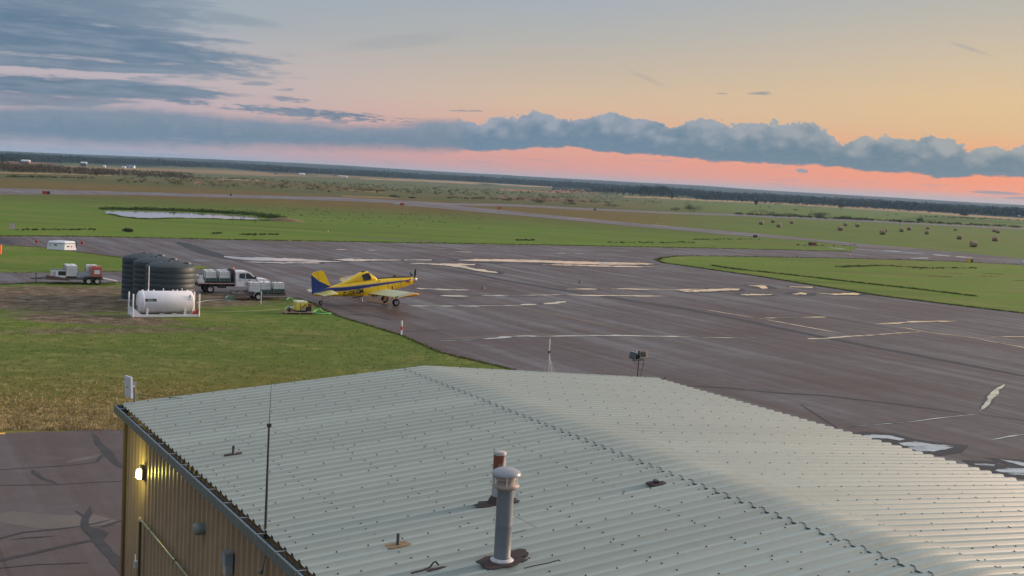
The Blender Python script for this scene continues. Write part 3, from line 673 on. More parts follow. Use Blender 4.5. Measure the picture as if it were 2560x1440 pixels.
# wooded country between the fields and the ridge: ragged tree lines at several distances
vs = []
FB = [(-100, 408), (0, 407), (180, 408), (330, 413), (480, 419), (560, 421), (700, 432), (880, 441), (1100, 451), (1300, 463), (1480, 474), (1700, 489), (1760, 500), (2000, 511), (2250, 527), (2560, 545), (2700, 553)]
def fb(px):
    for (a, b), (c, d) in zip(FB, FB[1:]):
        if a <= px <= c: return b + (d-b)*(px-a)/(c-a)
    return FB[-1][1]
for row in range(7):
    px = -90.0
    while px < 2690:
        base = fb(px); rg_ = 377 + .0539*px; y = base - (base - rg_)*row/10.5 + r_.uniform(-.8, .8)
        if r_.random() < .93:
            g = GT(px, y); d = g.length; H_ = r_.uniform(9, 17)*(1 - row*.07); W_ = r_.uniform(8, 16)*(1+row*.15)
            n = 40 if row < 3 else 24
            vs.append(leaf_blob(g.x, g.y, g.z+H_*.45, W_*1.2, W_*.8, H_*.55, n, 3.2 + row*.5, 5))
        px += r_.uniform(2.2, 5.5)*(1 if row < 4 else 1.6)
v = np.concatenate(vs); tri_obj('distant_forest', v, WOODM, kind='stuff', label='dark blue-green forest covering the distant low hills')
# scrub: left rough bush band, hedge dots, field scrub
vs = []; vs2 = []
for k in range(900):
    px = r_.uniform(-60, 480); t = r_.random(); y = 415 + .045*px + t*14
    if px > 280 and r_.random() < .6: continue
    g = GT(px, y); vs2.append(leaf_blob(g.x, g.y, g.z+1.6, 4.5, 4, 2.4 + (1.6 if px < 160 else 0), 26, 1.1, 4))
for k in range(420):
    px = r_.gauss(1200, 420) if k % 2 else r_.uniform(300, 1500); y = 432 + .046*(px-300) + r_.uniform(0, 26)*(1 if px < 900 else .8)
    g = GT(px, y); s = r_.uniform(.6, 1.7); vs.append(leaf_blob(g.x, g.y, g.z+.8*s, 3.2*s, 2.5*s, 1.3*s, 22, .7, 3))
for k in range(260):
    px = r_.uniform(1340, 2250); y = 478 + (px-1340)*.047 + r_.uniform(-.6, 1.2) + (3 if px > 1900 else 0)
    g = GT(px, y); s = r_.uniform(.7, 1.6); vs.append(leaf_blob(g.x, g.y, g.z+.9*s, 2.8*s, 2.2*s, 1.4*s, 20, .8, 3))
for (x0, x1, y0, y1, n) in [(1120, 1460, 496, 506, 50), (1840, 2560, 536, 569, 260), (2300, 2560, 541, 552, 90), (560, 680, 446, 450, 26), (860, 960, 473, 482, 30), (20, 240, 443, 447, 50), (240, 500, 430, 446, 120), (400, 900, 443, 462, 60), (1300, 1420, 478, 486, 20)]:
    for k in range(n):
        t = r_.random(); g = GT(x0+(x1-x0)*t, y0+(y1-y0)*t + r_.gauss(0, .7)); s = r_.uniform(.5, 1.3); vs.append(leaf_blob(g.x, g.y, g.z+.6*s, 2.6*s, 2.*s, 1.0*s, 20, .6, 3))
tri_obj('field_scrub', np.concatenate(vs), LEAF, kind='stuff', label='low dark scrub dotted over the far fields')
tri_obj('rough_bushland', np.concatenate(vs2), veg('dry_scrub_leaf', (.045, .04, .022), (.12, .085, .05), .05), kind='stuff', label='brown-green bushland at the far left')
# pond bank
vs = []
for k in range(620):
    t = r_.random(); px = 258 + 445*t; y = min(549, 524.6 + 20*t**1.9) - r_.uniform(0, 3); y += 3 if px > 655 else 0
    g = G(px, y); s = (.35 + .40*t)*r_.uniform(.5, 1.25); vs.append(leaf_blob(g.x, g.y, .25*s, 1.7, 1.2, 1.15*s, 22, .30, 3))
for k in range(420):
    pts = [(275, 535), (301, 541.5), (347, 546.5), (383, 547.5), (430, 545.5), (519, 546.5), (600, 550), (655, 551), (690, 552)]
    i = r_.randrange(len(pts)-1); t = r_.random(); g = G(pts[i][0]+(pts[i+1][0]-pts[i][0])*t, pts[i][1]+(pts[i+1][1]-pts[i][1])*t + .2)
    vs.append(leaf_blob(g.x, g.y-.4, .05, .8, .5, .16, 10, .16, 3))
tri_obj('pond_bank_shrubs', np.concatenate(vs), PONDV, kind='stuff', label='dense dark green shrubs along the pond bank')
b = MB(); g0 = G(712, 553)
b.lathe([(5.5, 0), (4.2, .35), (2.5, .7), (.8, .9), (0, .95)], (0, 0, 0), 20); o = struct('earth_mound', b.mesh('earth_mound', mat('dry_earth', (.16, .115, .05), rough=1, vary=.3, vscale=.4))); o.location = g0; o.scale = (1, .55, 1)
# tufts: verges, straw strip, infield weeds
def tufts(name, pts, hmin, hmax, m, label, blades=6):
    P_ = np.array(pts); n = len(P_); k = blades
    c = np.repeat(P_, k, 0); N = n*k; a = rng.uniform(0, 6.28, N); h = np.repeat(rng.uniform(hmin, hmax, n), k)*rng.uniform(.7, 1.2, N)
    w = h*.22; ox = rng.normal(0, 1, N)*h*.5; oy = rng.normal(0, 1, N)*h*.5
    base = c + np.stack([ox, oy, np.zeros(N)], 1); dx_ = np.stack([np.cos(a)*w, np.sin(a)*w, np.zeros(N)], 1)
    tip = base + np.stack([rng.normal(0, .4, N)*h, rng.normal(0, .4, N)*h, h], 1)
    tri_obj(name, np.stack([base-dx_, base+dx_, tip], 1).reshape(-1, 3), m, kind='stuff', label=label)
def along(pts, n, spread):
    out = []; Pn = [G(*p) for p in pts]; L = [(b-a).length for a, b in zip(Pn, Pn[1:])]; tot = sum(L)
    for _ in range(n):
        t = r_.random()*tot; i = 0
        while i < len(L)-1 and t > L[i]: t -= L[i]; i += 1
        p = Pn[i].lerp(Pn[i+1], t/L[i]); out.append((p.x + r_.gauss(0, spread), p.y + r_.gauss(0, spread), 0))
    return out
e = []
e += along([(-100, 590), (200, 591), (560, 599), (900, 605), (1300, 611.5), (1700, 619), (2125, 629)], 3000, .35)
e += along([(1640, 650), (1660, 658), (1760, 672), (1900, 692), (2050, 716), (2200, 740), (2400, 765), (2560, 784), (2700, 803)], 2600, .18)
e += along([(1640, 650), (1655, 645), (1690, 641), (1740, 639.5), (1860, 641.5), (2150, 646.5), (2380, 653.5), (2560, 662)], 900, .3)
tufts('verge_tufts', e, .07, .22, TUFT, 'darker uncut grass along the far pavement edges')
e = along([(1290, 926), (1100, 881), (1000, 837), (850, 792), (800, 769), (775, 755), (745, 746), (640, 745), (480, 735)], 2600, .12)
e += along([(300, 707), (100, 706), (0, 712)], 500, .2) + along([(0, 682), (300, 679), (528, 671)], 500, .2) + along([(0, 613), (100, 618), (310, 645)], 500, .2)
tufts('near_verge_tufts', e, .03, .10, TUFT, 'short ragged grass along the apron edge')
e = []
for k in range(9000):
    px = r_.uniform(-80, 560); y = 1076 - abs(r_.gauss(0, 42)); 
    if y < 900: continue
    g = G(px, y); e.append((g.x, g.y, 0))
tufts('straw_tufts', e, .04, .12, STRAW, 'straw-coloured dry grass along the yard edge', 5)
e = []
for k in range(9000):
    px = r_.uniform(-80, 1200); y = r_.uniform(800, 1070); g = G(px, y)
    if px > 850 + (y-800)*3.2: continue
    e.append((g.x, g.y, 0))
tufts('lawn_tufts', e, .03, .09, veg('lawn_blade', (.09, .115, .03), (.22, .21, .075), .5), 'uneven blades over the near grass', 5)
e = along([(1780, 664), (1840, 673), (1990, 689), (2110, 703), (2300, 724), (2440, 741)], 700, .16) + along([(2090, 668), (2200, 664), (2260, 667), (2320, 671)], 260, .7)
tufts('ditch_grass', e, .10, .26, TUFT, 'darker grass along a shallow ditch in the right field', 8)
e = []
for k in range(9):
    g = r_.choice([(2330, 690), (2390, 697), (2440, 690), (2500, 695), (2360, 683), (2540, 701), (2460, 684)]); e += along([g, (g[0]+45, g[1]+2)], 60, .35)
tufts('dry_streaks', e, .05, .14, STRAW, 'pale dry streaks in the right field', 8)
e = []
for k in range(260):
    px = r_.uniform(560, 1230); y = 505 + r_.gauss(32, 13) + (px-900)*.02
    g = G(px, y)
    if y > 512: e.append((g.x, g.y, 0))
for (x0, x1, y, n) in [(40, 240, 574, 90), (530, 560, 583, 30), (600, 700, 586, 60), (1290, 1335, 600, 60), (1520, 1740, 606, 90), (1730, 1900, 598, 60), (1990, 2140, 613, 40), (2280, 2440, 670, 60), (2410, 2560, 545, 50), (1960, 2420, 640, 1)]:
    for k in range(n): g = G(r_.uniform(x0, x1), y + r_.gauss(0, .8) + (r_.random())*1.0); e.append((g.x, g.y, 0))
tufts('weed_clumps', e, .10, .30, LEAF, 'dark weed clumps scattered in the infield grass', 12)
# haze
b = MB(); b.box((0, 0, 44.25), (25400, 25400, 91.5))
hz = bpy.data.materials.new('haze_air'); hz.use_nodes = True; t = hz.node_tree; t.nodes.clear()
pv = t.nodes.new('ShaderNodeVolumePrincipled'); pv.inputs['Color'].default_value = (.45, .70, 1, 1); pv.inputs['Density'].default_value = 5.5e-5; pv.inputs['Anisotropy'].default_value = .1
oo = t.nodes.new('ShaderNodeOutputMaterial'); t.links.new(pv.outputs[0], oo.inputs['Volume'])
HAZE = struct('haze', b.mesh('haze', hz), 'stuff')
# ------------------------------------------------------------------ hangar
ZE = CAMH - 5.65
A_ = G(313, 1013, ZE); B_ = G(1643, 949, ZE)
e2 = (B_ - A_).normalized(); HW = (B_ - A_).length; th_ = math.atan2(e2.y, e2.x); e1 = Vector((e2.y, -e2.x, 0))
Rp = on_plane(1050, 920, A_, e1); ZR = Rp.z; MID = HW/2; SL = math.atan2(ZR-ZE, MID); PW = .9144; NP = 27
HM = Matrix.Translation((A_.x, A_.y, 0)) @ Matrix.Rotation(th_, 4, 'Z'); HI = HM.inverted()
H = thing('hangar', 'steel hangar with pale grey-green ribbed roof and brown ribbed wall in the foreground', 'hangar', (A_.x, A_.y, 0), th_)
def roofz(w): return ZE + (w if w < MID else HW-w)*math.tan(SL)
NL = Vector(e2)*(-math.sin(SL)) + Vector((0, 0, math.cos(SL)))       # left slope normal
def roofpt(px, py): return on_plane(px, py, A_, NL)
def wallpt(px, py, off=0.0): return on_plane(px, py, A_ + e2*(.10-off), e2)
def rakept(px, py): return on_plane(px, py, A_, e1)

def roof_f(q, b, c):
    o = q.obj(); n = q.noise(o, .7, 5, .65); st = q.noise(q.scale(o, .5, 14, 14), 1, 4, .6); n2 = q.noise(o, 7, 4, .6)
    oi = q.n.new('ShaderNodeObjectInfo'); rnd = V(q, oi.outputs['Random'])
    k = q.ss(n*.45+st*.3+n2*.25, .3, .7, .88, 1.08, 'LINEAR') * (rnd*.14 + .93)
    col = q.mul((*c, 1), q.gray(k)); col = q.mix(q.ss(st*.6+n*.4, .53, .70)*.45, col, (.24, .215, .165, 1))
    q.put(b.inputs['Base Color'], col); q.put(b.inputs['Roughness'], q.ss(n*.5+n2*.5, .3, .7, .36, .50, 'LINEAR'))
ROOF = mat('roof_enamel', (.305, .35, .315), custom=roof_f, spec=.5)
def wall_f(q, b, c):
    o = q.obj(); n = q.noise(q.scale(o, 8, 8, .6), 1, 5, .6); n2 = q.noise(o, 1.2, 4, .6)
    oi = q.n.new('ShaderNodeObjectInfo'); rnd = V(q, oi.outputs['Random'])
    q.put(b.inputs['Base Color'], q.mul((*c, 1), q.gray(q.ss(n*.5+n2*.5, .3, .7, .8, 1.15, 'LINEAR')*(rnd*.12+.94)))); b.inputs['Roughness'].default_value = .42
WALL = mat('brown_wall_enamel', (.31, .23, .155), custom=wall_f, spec=.45)
TRIM = mat('corner_trim_brown', (.16, .11, .055), rough=.5); GUT = mat('blue_grey_gutter', (.085, .125, .15), rough=.38, vary=.2, spec=.5); GUTD = mat('lifted_gutter_inside', (.13, .16, .17), rough=.3, vary=.25)
GALV = mat('galvanised_steel', (.34, .36, .38), rough=.45, metal=.6, vary=.18, vscale=5); GRYP = mat('grey_painted_steel', (.125, .14, .155), rough=.5, vary=.12, vscale=4)
DARK = mat('black_rubber_and_steel', (.018, .018, .02), rough=.5, vary=.2); SCR = mat('screw_washer_black', (.02, .02, .02), rough=.6)
WHT = mat('white_paint', (.72, .73, .74), rough=.4, vary=.05, spec=.5); FOAM = mat('foam_closure', (.045, .04, .042), rough=.9)
def rust_f(q, b, c):
    o = q.obj(); n = q.noise(o, 4, 6, .7); n2 = q.noise(o, 14, 4, .6)
    q.put(b.inputs['Base Color'], q.ramp(n*.6+n2*.4, [(.34, (.04, .035, .038)), (.45, (.075, .050, .045)), (.55, (.055, .052, .058)), (.68, (.14, .085, .06))])); b.inputs['Roughness'].default_value = .85
RUST = mat('rusty_flashing', (.2, .1, .05), custom=rust_f, spec=.15)

def rib_prof(w, n=3, pitch=.3048, h=.052):
    pts = []
    for i in range(n):
        c = i*pitch
        pts += [(c-.080, 0), (c-.060, h*.35), (c-.038, h), (c+.038, h), (c+.060, h*.35), (c+.080, 0)]
    pts.append((n*pitch-.085, 0)); return pts
PR = rib_prof(PW)
def strip_mesh(name, path, prof, m, thick=.004, up=None):
    """profile (along y) swept along path [(x,z,nx,nz)]"""
    b = MB(); n = len(prof); vs = []
    for (X, Z, nx, nz) in path:
        for (u, h) in prof: vs.append((X + nx*h, -u, Z + nz*h))
    fs = []
    for i in range(len(path)-1):
        for k in range(n-1): fs.append((i*n+k, i*n+k+1, (i+1)*n+k+1, (i+1)*n+k))
    me = bpy.data.meshes.new(name); me.from_pydata(vs, [], fs); me.materials.append(m); me.update()
    return me
sn, cs = math.sin(SL), math.cos(SL)
Lm = strip_mesh('roof_panel', [(-.06, ZE-.06*math.tan(SL), -sn, cs), (MID*.5, roofz(MID*.5), -sn, cs), (MID-.02, roofz(MID-.02), -sn, cs)], PR, ROOF)
Rm = strip_mesh('roof_panel', [(MID+.02, roofz(MID+.02), sn, cs), (MID*1.5, roofz(MID*1.5), sn, cs), (HW+.06, ZE-.06*math.tan(SL), sn, cs)], PR, ROOF)
cap = []
for i in range(13):
    t = -1 + i/6; w = MID + t*.62; z = ZR - abs(w-MID)*math.tan(SL)
    if abs(t) < .45: z = ZR - (.45*.62)*math.tan(SL)*(.5 + .5*(t/.45)**2)
    nx = math.sin(SL)*max(-1, min(1, t/.45)); cap.append((w, z+.009, nx, math.sqrt(1-nx*nx)))
Cm = strip_mesh('ridge_cap', cap, [(u, h*1.06+.001) for u, h in PR], ROOF)
Wm = MB()
wp = [(u, h) for u, h in PR]
vs = []; 
for z in (0.0, 3.6, ZE-.05):
    for u, h in wp: vs.append((.10 - h, -u, z))
n = len(wp); fs = [(i*n+k, i*n+k+1, (i+1)*n+k+1, (i+1)*n+k) for i in range(2) for k in range(n-1)]
Wmesh = bpy.data.meshes.new('wall_panel'); Wmesh.from_pydata(vs, [], fs); Wmesh.materials.append(WALL); Wmesh.update()
rs = random.Random(3)
for i in range(NP):
    y = -i*PW - .06
    for me_, nm in ((Lm, 'roof_panel'), (Rm, 'roof_panel'), (Cm, 'ridge_cap'), (Wmesh, 'wall_panel')):
        o = put(nm, me_, H); o.location = (0, y, rs.uniform(-.0015, .0015) if nm != 'wall_panel' else 0)
LEN = NP*PW
b = MB()      # inner deck right under the sheets so that laps show dark, not sky
b.prism([(0.16, ZE-.09), (MID, ZR-.06), (HW-.16, ZE-.09), (HW-.16, 0), (.16, 0)], -.12, -LEN+.1, 'Y')
b.build('building_core', mat('dark_inside', (.03, .03, .03), rough=.9), H)
b = MB(); b.prism([(.0, 0), (.0, ZE-.03), (MID, ZR-.03), (HW, ZE-.03), (HW, 0)], -.02, -.10, 'Y'); b.build('gable_wall', WALL, H)
b = MB(); b.prism([(.12, 0), (.12, ZE-.03), (MID, ZR-.03), (HW-.02, ZE-.03), (HW-.02, 0)], -LEN-.03, -LEN+.06, 'Y'); b.build('gable_wall', WALL, H)
b = MB(); b.box((HW-.08, -LEN/2, (ZE-.06)/2), (.1, LEN-.2, ZE-.06)); b.build('side_wall', WALL, H)
b = MB(); b.box((.045, -.035, (ZE-.06)/2), (.13, .13, ZE-.06)); b.build('corner_trim', TRIM, H)
b = MB(); 
for (w0, w1) in ((-.06, MID), (MID, HW+.06)):
    b.bar((w0, .0, roofz(max(0, w0))+.03 - (0.004 if w0 < 0 else 0)), (w1, .0, roofz(min(HW, w1))+.03), .06, .05)
b.build('rake_trim', ROOF, H)
# screws
tm = MB(); tm.lathe([(.017, 0), (.017, .005), (.009, .006), (.009, .014), (0, .014)], (0, 0, 0), 6, sm=False)
tv = np.array(tm.v); tf = tm.f; V_ = []; F_ = []; off = 0
def screw(w, s, h=0):
    global off
    nx = -sn if w < MID else sn; M = Matrix.Rotation(math.atan2(nx, cs), 3, 'Y'); p = Vector((w, -s-.06, roofz(w))) + Vector((nx, 0, cs))*h
    vv = (np.array(M) @ tv.T).T + np.array(p); V_.append(vv); F_.extend([tuple(k+off for k in f) for f in tf]); off += len(tv)
pur = [.22, 1.35, 2.85, 4.35, 5.85]
for i in range(NP):
    for side in (0, 1):
        for pk, w in enumerate(pur + [MID-.75]):
            for c, off_ in ((.075, 0), (.235, 1), (.38, 0), (.54, 1), (.70, 0)):
                if rs.random() < .12: continue
                ww = w + rs.gauss(0, .022); screw(ww if side == 0 else HW-ww, i*PW + c + rs.gauss(0, .008))
        k = 0.5
        while k < MID - .7:
            ww = k + rs.gauss(0, .03); screw(ww if side == 0 else HW-ww, i*PW + rs.gauss(0, .003), .052); k += .52
me = bpy.data.meshes.new('roof_screws'); me.from_pydata(np.concatenate(V_).tolist(), [], F_); me.materials.append(SCR); me.update()
put('roof_screws', me, H, kind='stuff')
b = MB()
for i in range(NP*3):
    s = i*.3048 + .06
    for w, sg in ((MID-.63, -1), (MID+.63, 1)):
        for du, hh in ((.07, .012), (.12, .022), (.17, .014), (.225, .010)):
            if rs.random() < .18: continue
            b.box((w + sg*rs.uniform(0, .012), -(s+du), roofz(w)+.006), (.022+rs.random()*.025, .040, hh*1.1))
        if w < MID and i % 3 == 0: b.box((w-.01, -s+.055, roofz(w)+.03), (.03, .012, .05))
b.build('closure_strip', FOAM, H, kind='stuff')
b = MB()      # dark rib openings and closures along the left eave
for i in range(NP*3):
    s = i*.3048 + .06; z = ZE + .006
    b.box((-.050, -s, z+.010), (.012, .050, .020))
b.build('eave_closure', FOAM, H, kind='stuff')
# gutter
for i in range(9):
    y0 = -.0 - i*PW*3; L = PW*3 - .012
    b = MB(); b.prism([(-.235, ZE+.00), (-.235, ZE-.17), (-.215, ZE-.19), (.03, ZE-.19), (.03, ZE-.182), (-.213, ZE-.182), (-.227, ZE-.168), (-.227, ZE-.012), (-.200, ZE-.012), (-.200, ZE+.0)], y0+.05*(i == 0), y0-L, 'Y')
    b.build('gutter_section', GUT, H)
b = MB(); b.box((-.10, -LEN/2, ZE-.155), (.20, LEN-.1, .01)); b.build('gutter_inside_sheet', GUTD, H)  # sheet inside the gutter, tone lightened against the shade of the eave gap
b = MB(); b.box((-.1, .055, ZE-.095), (.27, .008, .19)); b.build('gutter_end', GUT, H)
sm_ = MB(); sm_.bar((-.238, 0, ZE+.006), (-.04, 0, ZE-.0), .028, .006); sm_.box((-.2385, 0, ZE-.05), (.004, .028, .11)); sme = sm_.mesh('gutter_strap', GALV)
for i in range(NP): o = put('gutter_strap', sme, H); o.location = (0, -i*PW-.4, 0)

# ------------------------------------------------------------------ things on the roof and wall
def lean(o, deg=0): return o
def scl(p): return (p - Vector((0, 0, CAMH))).length / FOC
def upright(px, py, ytop):                 # base point on the left slope and height to the given pixel row
    p = roofpt(px, py); return p, (py-ytop)*scl(p)*1.01
def plate(b, w, l, z, seed, thick=.012, rag=.03):
    r2 = random.Random(seed); P_ = []
    for i in range(20):
        t = 2*math.pi*i/20; cx, sx = math.cos(t), math.sin(t); m_ = max(abs(cx), abs(sx)); k = 1 + r2.gauss(0, rag)*1.6
        P_.append((cx/m_*w/2*k, sx/m_*l/2*k))
    b.prism(P_, z, z+thick, 'Z')
RT = Matrix.Rotation(th_, 3, 'Z')
def roof_thing(name, label, cat, p, group=None): return thing(name, label, cat, p, th_, group)
def tilt_plate(parent, w, l, seed, name='flashing', m=None, rag=.04):
    b = MB(); plate(b, w, l, .056, seed, rag=rag); o = b.build(name, m or RUST, parent); o.rotation_euler.y = -SL; return o
# big capped vent
p, h = upright(1254, 1412, 1218); r = 20.5*scl(p)
t = roof_thing('capped_vent', 'tall grey vent pipe with domed rain cap and bright sealant round its foot', 'vent pipe', p)
MB().lathe([(r*1.0, -.1), (r, .1), (r*1.04, .12), (r*1.04, .125), (r, .13), (r, h*.5), (r*1.02, h*.5+.01), (r, h*.5+.02), (r, h)], (0, 0, 0), 28).build('pipe', GRYP, t)
MB().lathe([(r*1.0, h-.05), (r*1.62, h+.0), (r*1.62, h+.015), (r*1.02, h+.05), (r*1.02, h+.11)], (0, 0, 0), 28).build('collar', mat('rust_tinged_steel', (.26, .20, .17), rough=.6, vary=.35, vscale=8), t)
b = MB(); b.lathe([(r*1.25, h+.10), (r*1.27, h+.17), (r*1.15, h+.175)], (0, 0, 0), 28); b.build('wind_band', mat('tan_steel', (.36, .28, .22), rough=.6), t)
b = MB(); b.lathe([(r*1.74, h+.165), (r*1.76, h+.185), (r*1.6, h+.215), (r*1.2, h+.245), (r*.6, h+.262), (0, h+.265)], (0, 0, 0), 32); b.build('rain_cap', mat('cap_enamel', (.26, .27, .30), rough=.3, vary=.1), t)
for k in range(5):
    a = k*1.256+.5; MB().bar((r*1.28*math.cos(a), r*1.28*math.sin(a), h+.01), (r*1.35*math.cos(a), r*1.35*math.sin(a), h+.18), .014, .006).build('bracket', WHT, t)
b = MB(); b.lathe([(r*1.0, .115), (r*1.25, .095), (r*1.42, .08), (r*1.35, .055), (r*1.0, .05)], (0, 0, 0), 20); b.build('sealant_ring', mat('white_sealant', (.45, .44, .46), rough=.5, vary=.25, vscale=18), t)
tilt_plate(t, .66, .46, 4, rag=.06)
b = MB(); plate(b, .26, .26, .068, 8, .03, .1); o = b.build('flashing', RUST, t); o.location = (.34, .12, 0); o.rotation_euler.y = -SL
# rusty flue behind it
p, h = upright(1243, 1264, 1133); r = 15.2*scl(p)
def flue_f(q, b, c):
    X, Y, Z = q.xyz(q.obj()); n = q.noise(q.scale(q.obj(), 9, 9, 2.2), 1, 5, .6)
    k = q.ss(Z + (n-.5)*.9 - X*1.4, .62, .78); q.put(b.inputs['Base Color'], q.mix(k, (.33, .34, .33, 1), (.17, .055, .03, 1))); b.inputs['Roughness'].default_value = .6
FLUE = mat('rusting_flue', (.3, .3, .3), custom=flue_f, spec=.3)
t = roof_thing('rusty_flue', 'shorter flue pipe streaked with red rust, standing behind the capped vent', 'flue pipe', p)
MB().lathe([(r, -.1), (r, h)], (0, 0, 0), 24).build('pipe', FLUE, t)
MB().lathe([(r*1.04, h-.03), (r*1.04, h+.012), (r*.98, h+.02), (0, h+.022)], (0, 0, 0), 24).build('cap', mat('pale_cap', (.36, .33, .31), rough=.5), t)
tilt_plate(t, .70, .34, 6, rag=.09); b = MB(); b.lathe([(r*1.8, .03), (r*1.25, .14), (r*1.05, .17)], (0, 0, 0), 20); b.build('storm_collar', RUST, t)
# two thin stub pipes
for (px, py, yt, rr_, lab, sd_, ww, ll) in [(583, 1143, 1115, 4.0, 'thin dark stub pipe on narrow flashing, near the whip antenna', 11, .36, .10), (994, 1372, 1334, 4.6, 'thin dark stub pipe on brown wooden base, in front left of the capped vent', 12, .36, .20)]:
    p, h = upright(px, py, yt); r = rr_*scl(p); t = roof_thing('stub_pipe', lab, 'pipe', p, 'stub pipes on the roof')
    MB().lathe([(r, -.05), (r*1.05, h*.35), (r*.88, h*.4), (r*.88, h)], (0, 0, 0), 12).build('pipe', mat('dark_pipe', (.06, .06, .065), rough=.4), t)
    tilt_plate(t, ww, ll, sd_, m=(RUST if sd_ == 11 else mat('weathered_board', (.24, .16, .08), rough=.8, vary=.3, vscale=10)))
p, h = upright(1641, 1216, 1203); t = roof_thing('roof_vent', 'short grey roof vent on a square rusty plate right of the capped vent', 'vent', p)
MB().lathe([(.055, 0), (.05, h), (.064, h), (.066, h+.03), (0, h+.034)], (0, 0, 0), 14).build('pipe', GRYP, t); tilt_plate(t, .30, .26, 15, rag=.02)
# loose rusty strap and rod
p = roofpt(1075, 1432); t = roof_thing('rusty_strap', 'bent rusty metal strap lying on the roof left of the vent foot', 'metal strap', p)
MB().tube([(-.30, -.02, .04), (-.12, .0, .05), (0, .02, .07), (.06, .03, .13), (.10, .035, .14), (.14, .02, .09)], .014, 6).build('strap', RUST, t)
b = MB(); plate(b, .26, .07, .058, 3, .012, .15); o = b.build('plate', RUST, t); o.location = (.08, -.05, 0); o.rotation_euler.y = -SL
p = roofpt(1370, 1417); t = roof_thing('bent_rod', 'thin dark bent rod lying on a rib right of the vent foot', 'rod', p)
MB().tube([(-.42, -.03, .04), (-.2, -.01, .05), (.0, .0, .055), (.18, .01, .075), (.21, .0, .05)], .009, 6).build('rod', DARK, t)
pa, pb, pc = roofpt(1340, 1325)+Vector((0, 0, .04)), roofpt(1262, 1345)+Vector((0, 0, .42)), roofpt(1262, 1345)+Vector((0, 0, .05))
t = thing('stay_wire', 'thin stay wire from the capped vent down to a roof eye', 'wire', pa)
b = MB(); b.tube([(0, 0, 0), pb-pa], .004, 5); b.tube([(0, 0, 0), pc-pa], .003, 5); b.build('wire', DARK, t); MB().lathe([(.018, -.03), (.02, 0), (0, .02)], (0, 0, 0), 8).build('eye', DARK, t)
# whip antenna at the eave
p = wallpt(664, 1312, .10); s_ = scl(p); h1 = (1312-1068)*s_*1.01; h2 = (1312-966)*s_*1.01
t = thing('whip_antenna', 'tall dark whip antenna rising from the left gutter in front of the roof', 'antenna', p, th_)
MB().tube([(0, 0, -.25), (.0, 0, h1*.45), (.0, 0, h1*.98)], [.024, .020, .017], 10).build('mast', mat('dark_grey_mast', (.045, .045, .05), rough=.35, spec=.7), t)
MB().tube([(0, 0, h1*.97), (.012, 0, h2)], [.006, .003], 6).build('whip', DARK, t)
MB().box((0, 0, h1*.985), (.06, .05, .05)).build('base_clamp', DARK, t)
MB().bar((0, 0, -.2), (.14, 0, -.2), .03).build('wall_bracket', GALV, t)
b = MB(); a0 = Vector((0, 0, h1*.97)); pe = HI.to_3x3() @ (roofpt(560, 1108) - p); b.tube([a0, pe+Vector((0, 0, .03))], .0018, 5); pe = HI.to_3x3() @ (roofpt(780, 1115) - p); b.tube([a0, pe+Vector((0, 0, .03))], .0018, 5); b.build('guy_wire', DARK, t)
# panel antenna on the corner
p = roofpt(336, 1010); s_ = scl(p); t = thing('panel_antenna', 'white flat panel antenna on a short mast at the roof corner', 'antenna', p, th_)
MB().tube([(0, 0, -.1), (0, 0, 50*s_)], .024, 10).build('mast', mat('mast_tube', (.14, .14, .14), rough=.4), t)
b = MB(); b.tube([(-.05, -.05, -.02), (-.05, -.05, 28*s_)], .007, 6); b.tube([(.06, .03, -.02), (.06, .03, 28*s_)], .007, 6); b.build('bracket_rods', GALV, t)
MB().box((-.0, 0, 49*s_), (.07, .06, .07)).build('clamp', GALV, t)
vd = (Matrix.Rotation(-th_, 3, 'Z') @ Vector((-.72, -.70, 0))); ang = math.atan2(vd.y, vd.x)
pan = MB(); pan.box((0, 0, 0), (.05, .30, .50)); pan.box((.032, 0, 0), (.02, .26, .46)); o = pan.build('panel', mat('panel_plastic', (.50, .53, .60), rough=.35), t); o.location = Vector((-.15, -.06, 43*s_)); o.rotation_euler = (0, R(2), ang)
e = MB(); e.box((.045, 0, .0), (.006, .022, .05)); e.build('badge', DARK, o)
MB().bar((-.12, -.05, 43*s_), (0, 0, 43*s_), .04).build('arm', GALV, t)
pe = HI.to_3x3() @ (roofpt(448, 1000) - p); pf = HI.to_3x3() @ (roofpt(452, 999) - p)
MB().tube([(0, 0, .22), pe*.5+Vector((0, 0, .13)), pe+Vector((0, 0, .05)), pf+Vector((.04, 0, .03))], .007, 6).build('cable', DARK, t)
# thin tripod mast at the far rake
p = rakept(1370, 935); s_ = scl(p); h = 89*s_; t = thing('tripod_mast', 'thin white mast on a tripod standing on the far roof edge', 'mast', p, th_)
MB().tube([(0, 0, 0), (0, 0, h*.62), ], .022, 8).build('lower_tube', mat('mast_galv', (.40, .40, .42), rough=.4), t); MB().tube([(0, 0, h*.6), (0, 0, h)], .014, 8).build('upper_tube', WHT, t)
MB().box((0, 0, h*.62), (.05, .04, .07)).build('clamp', RUST, t)
for (dx_, dy_) in ((-.17, -.02), (.20, -.02), (0, -.22)):
    MB().tube([(0, 0, h*.56), (dx_, dy_, 0)], .006, 6).build('leg', GALV, t)
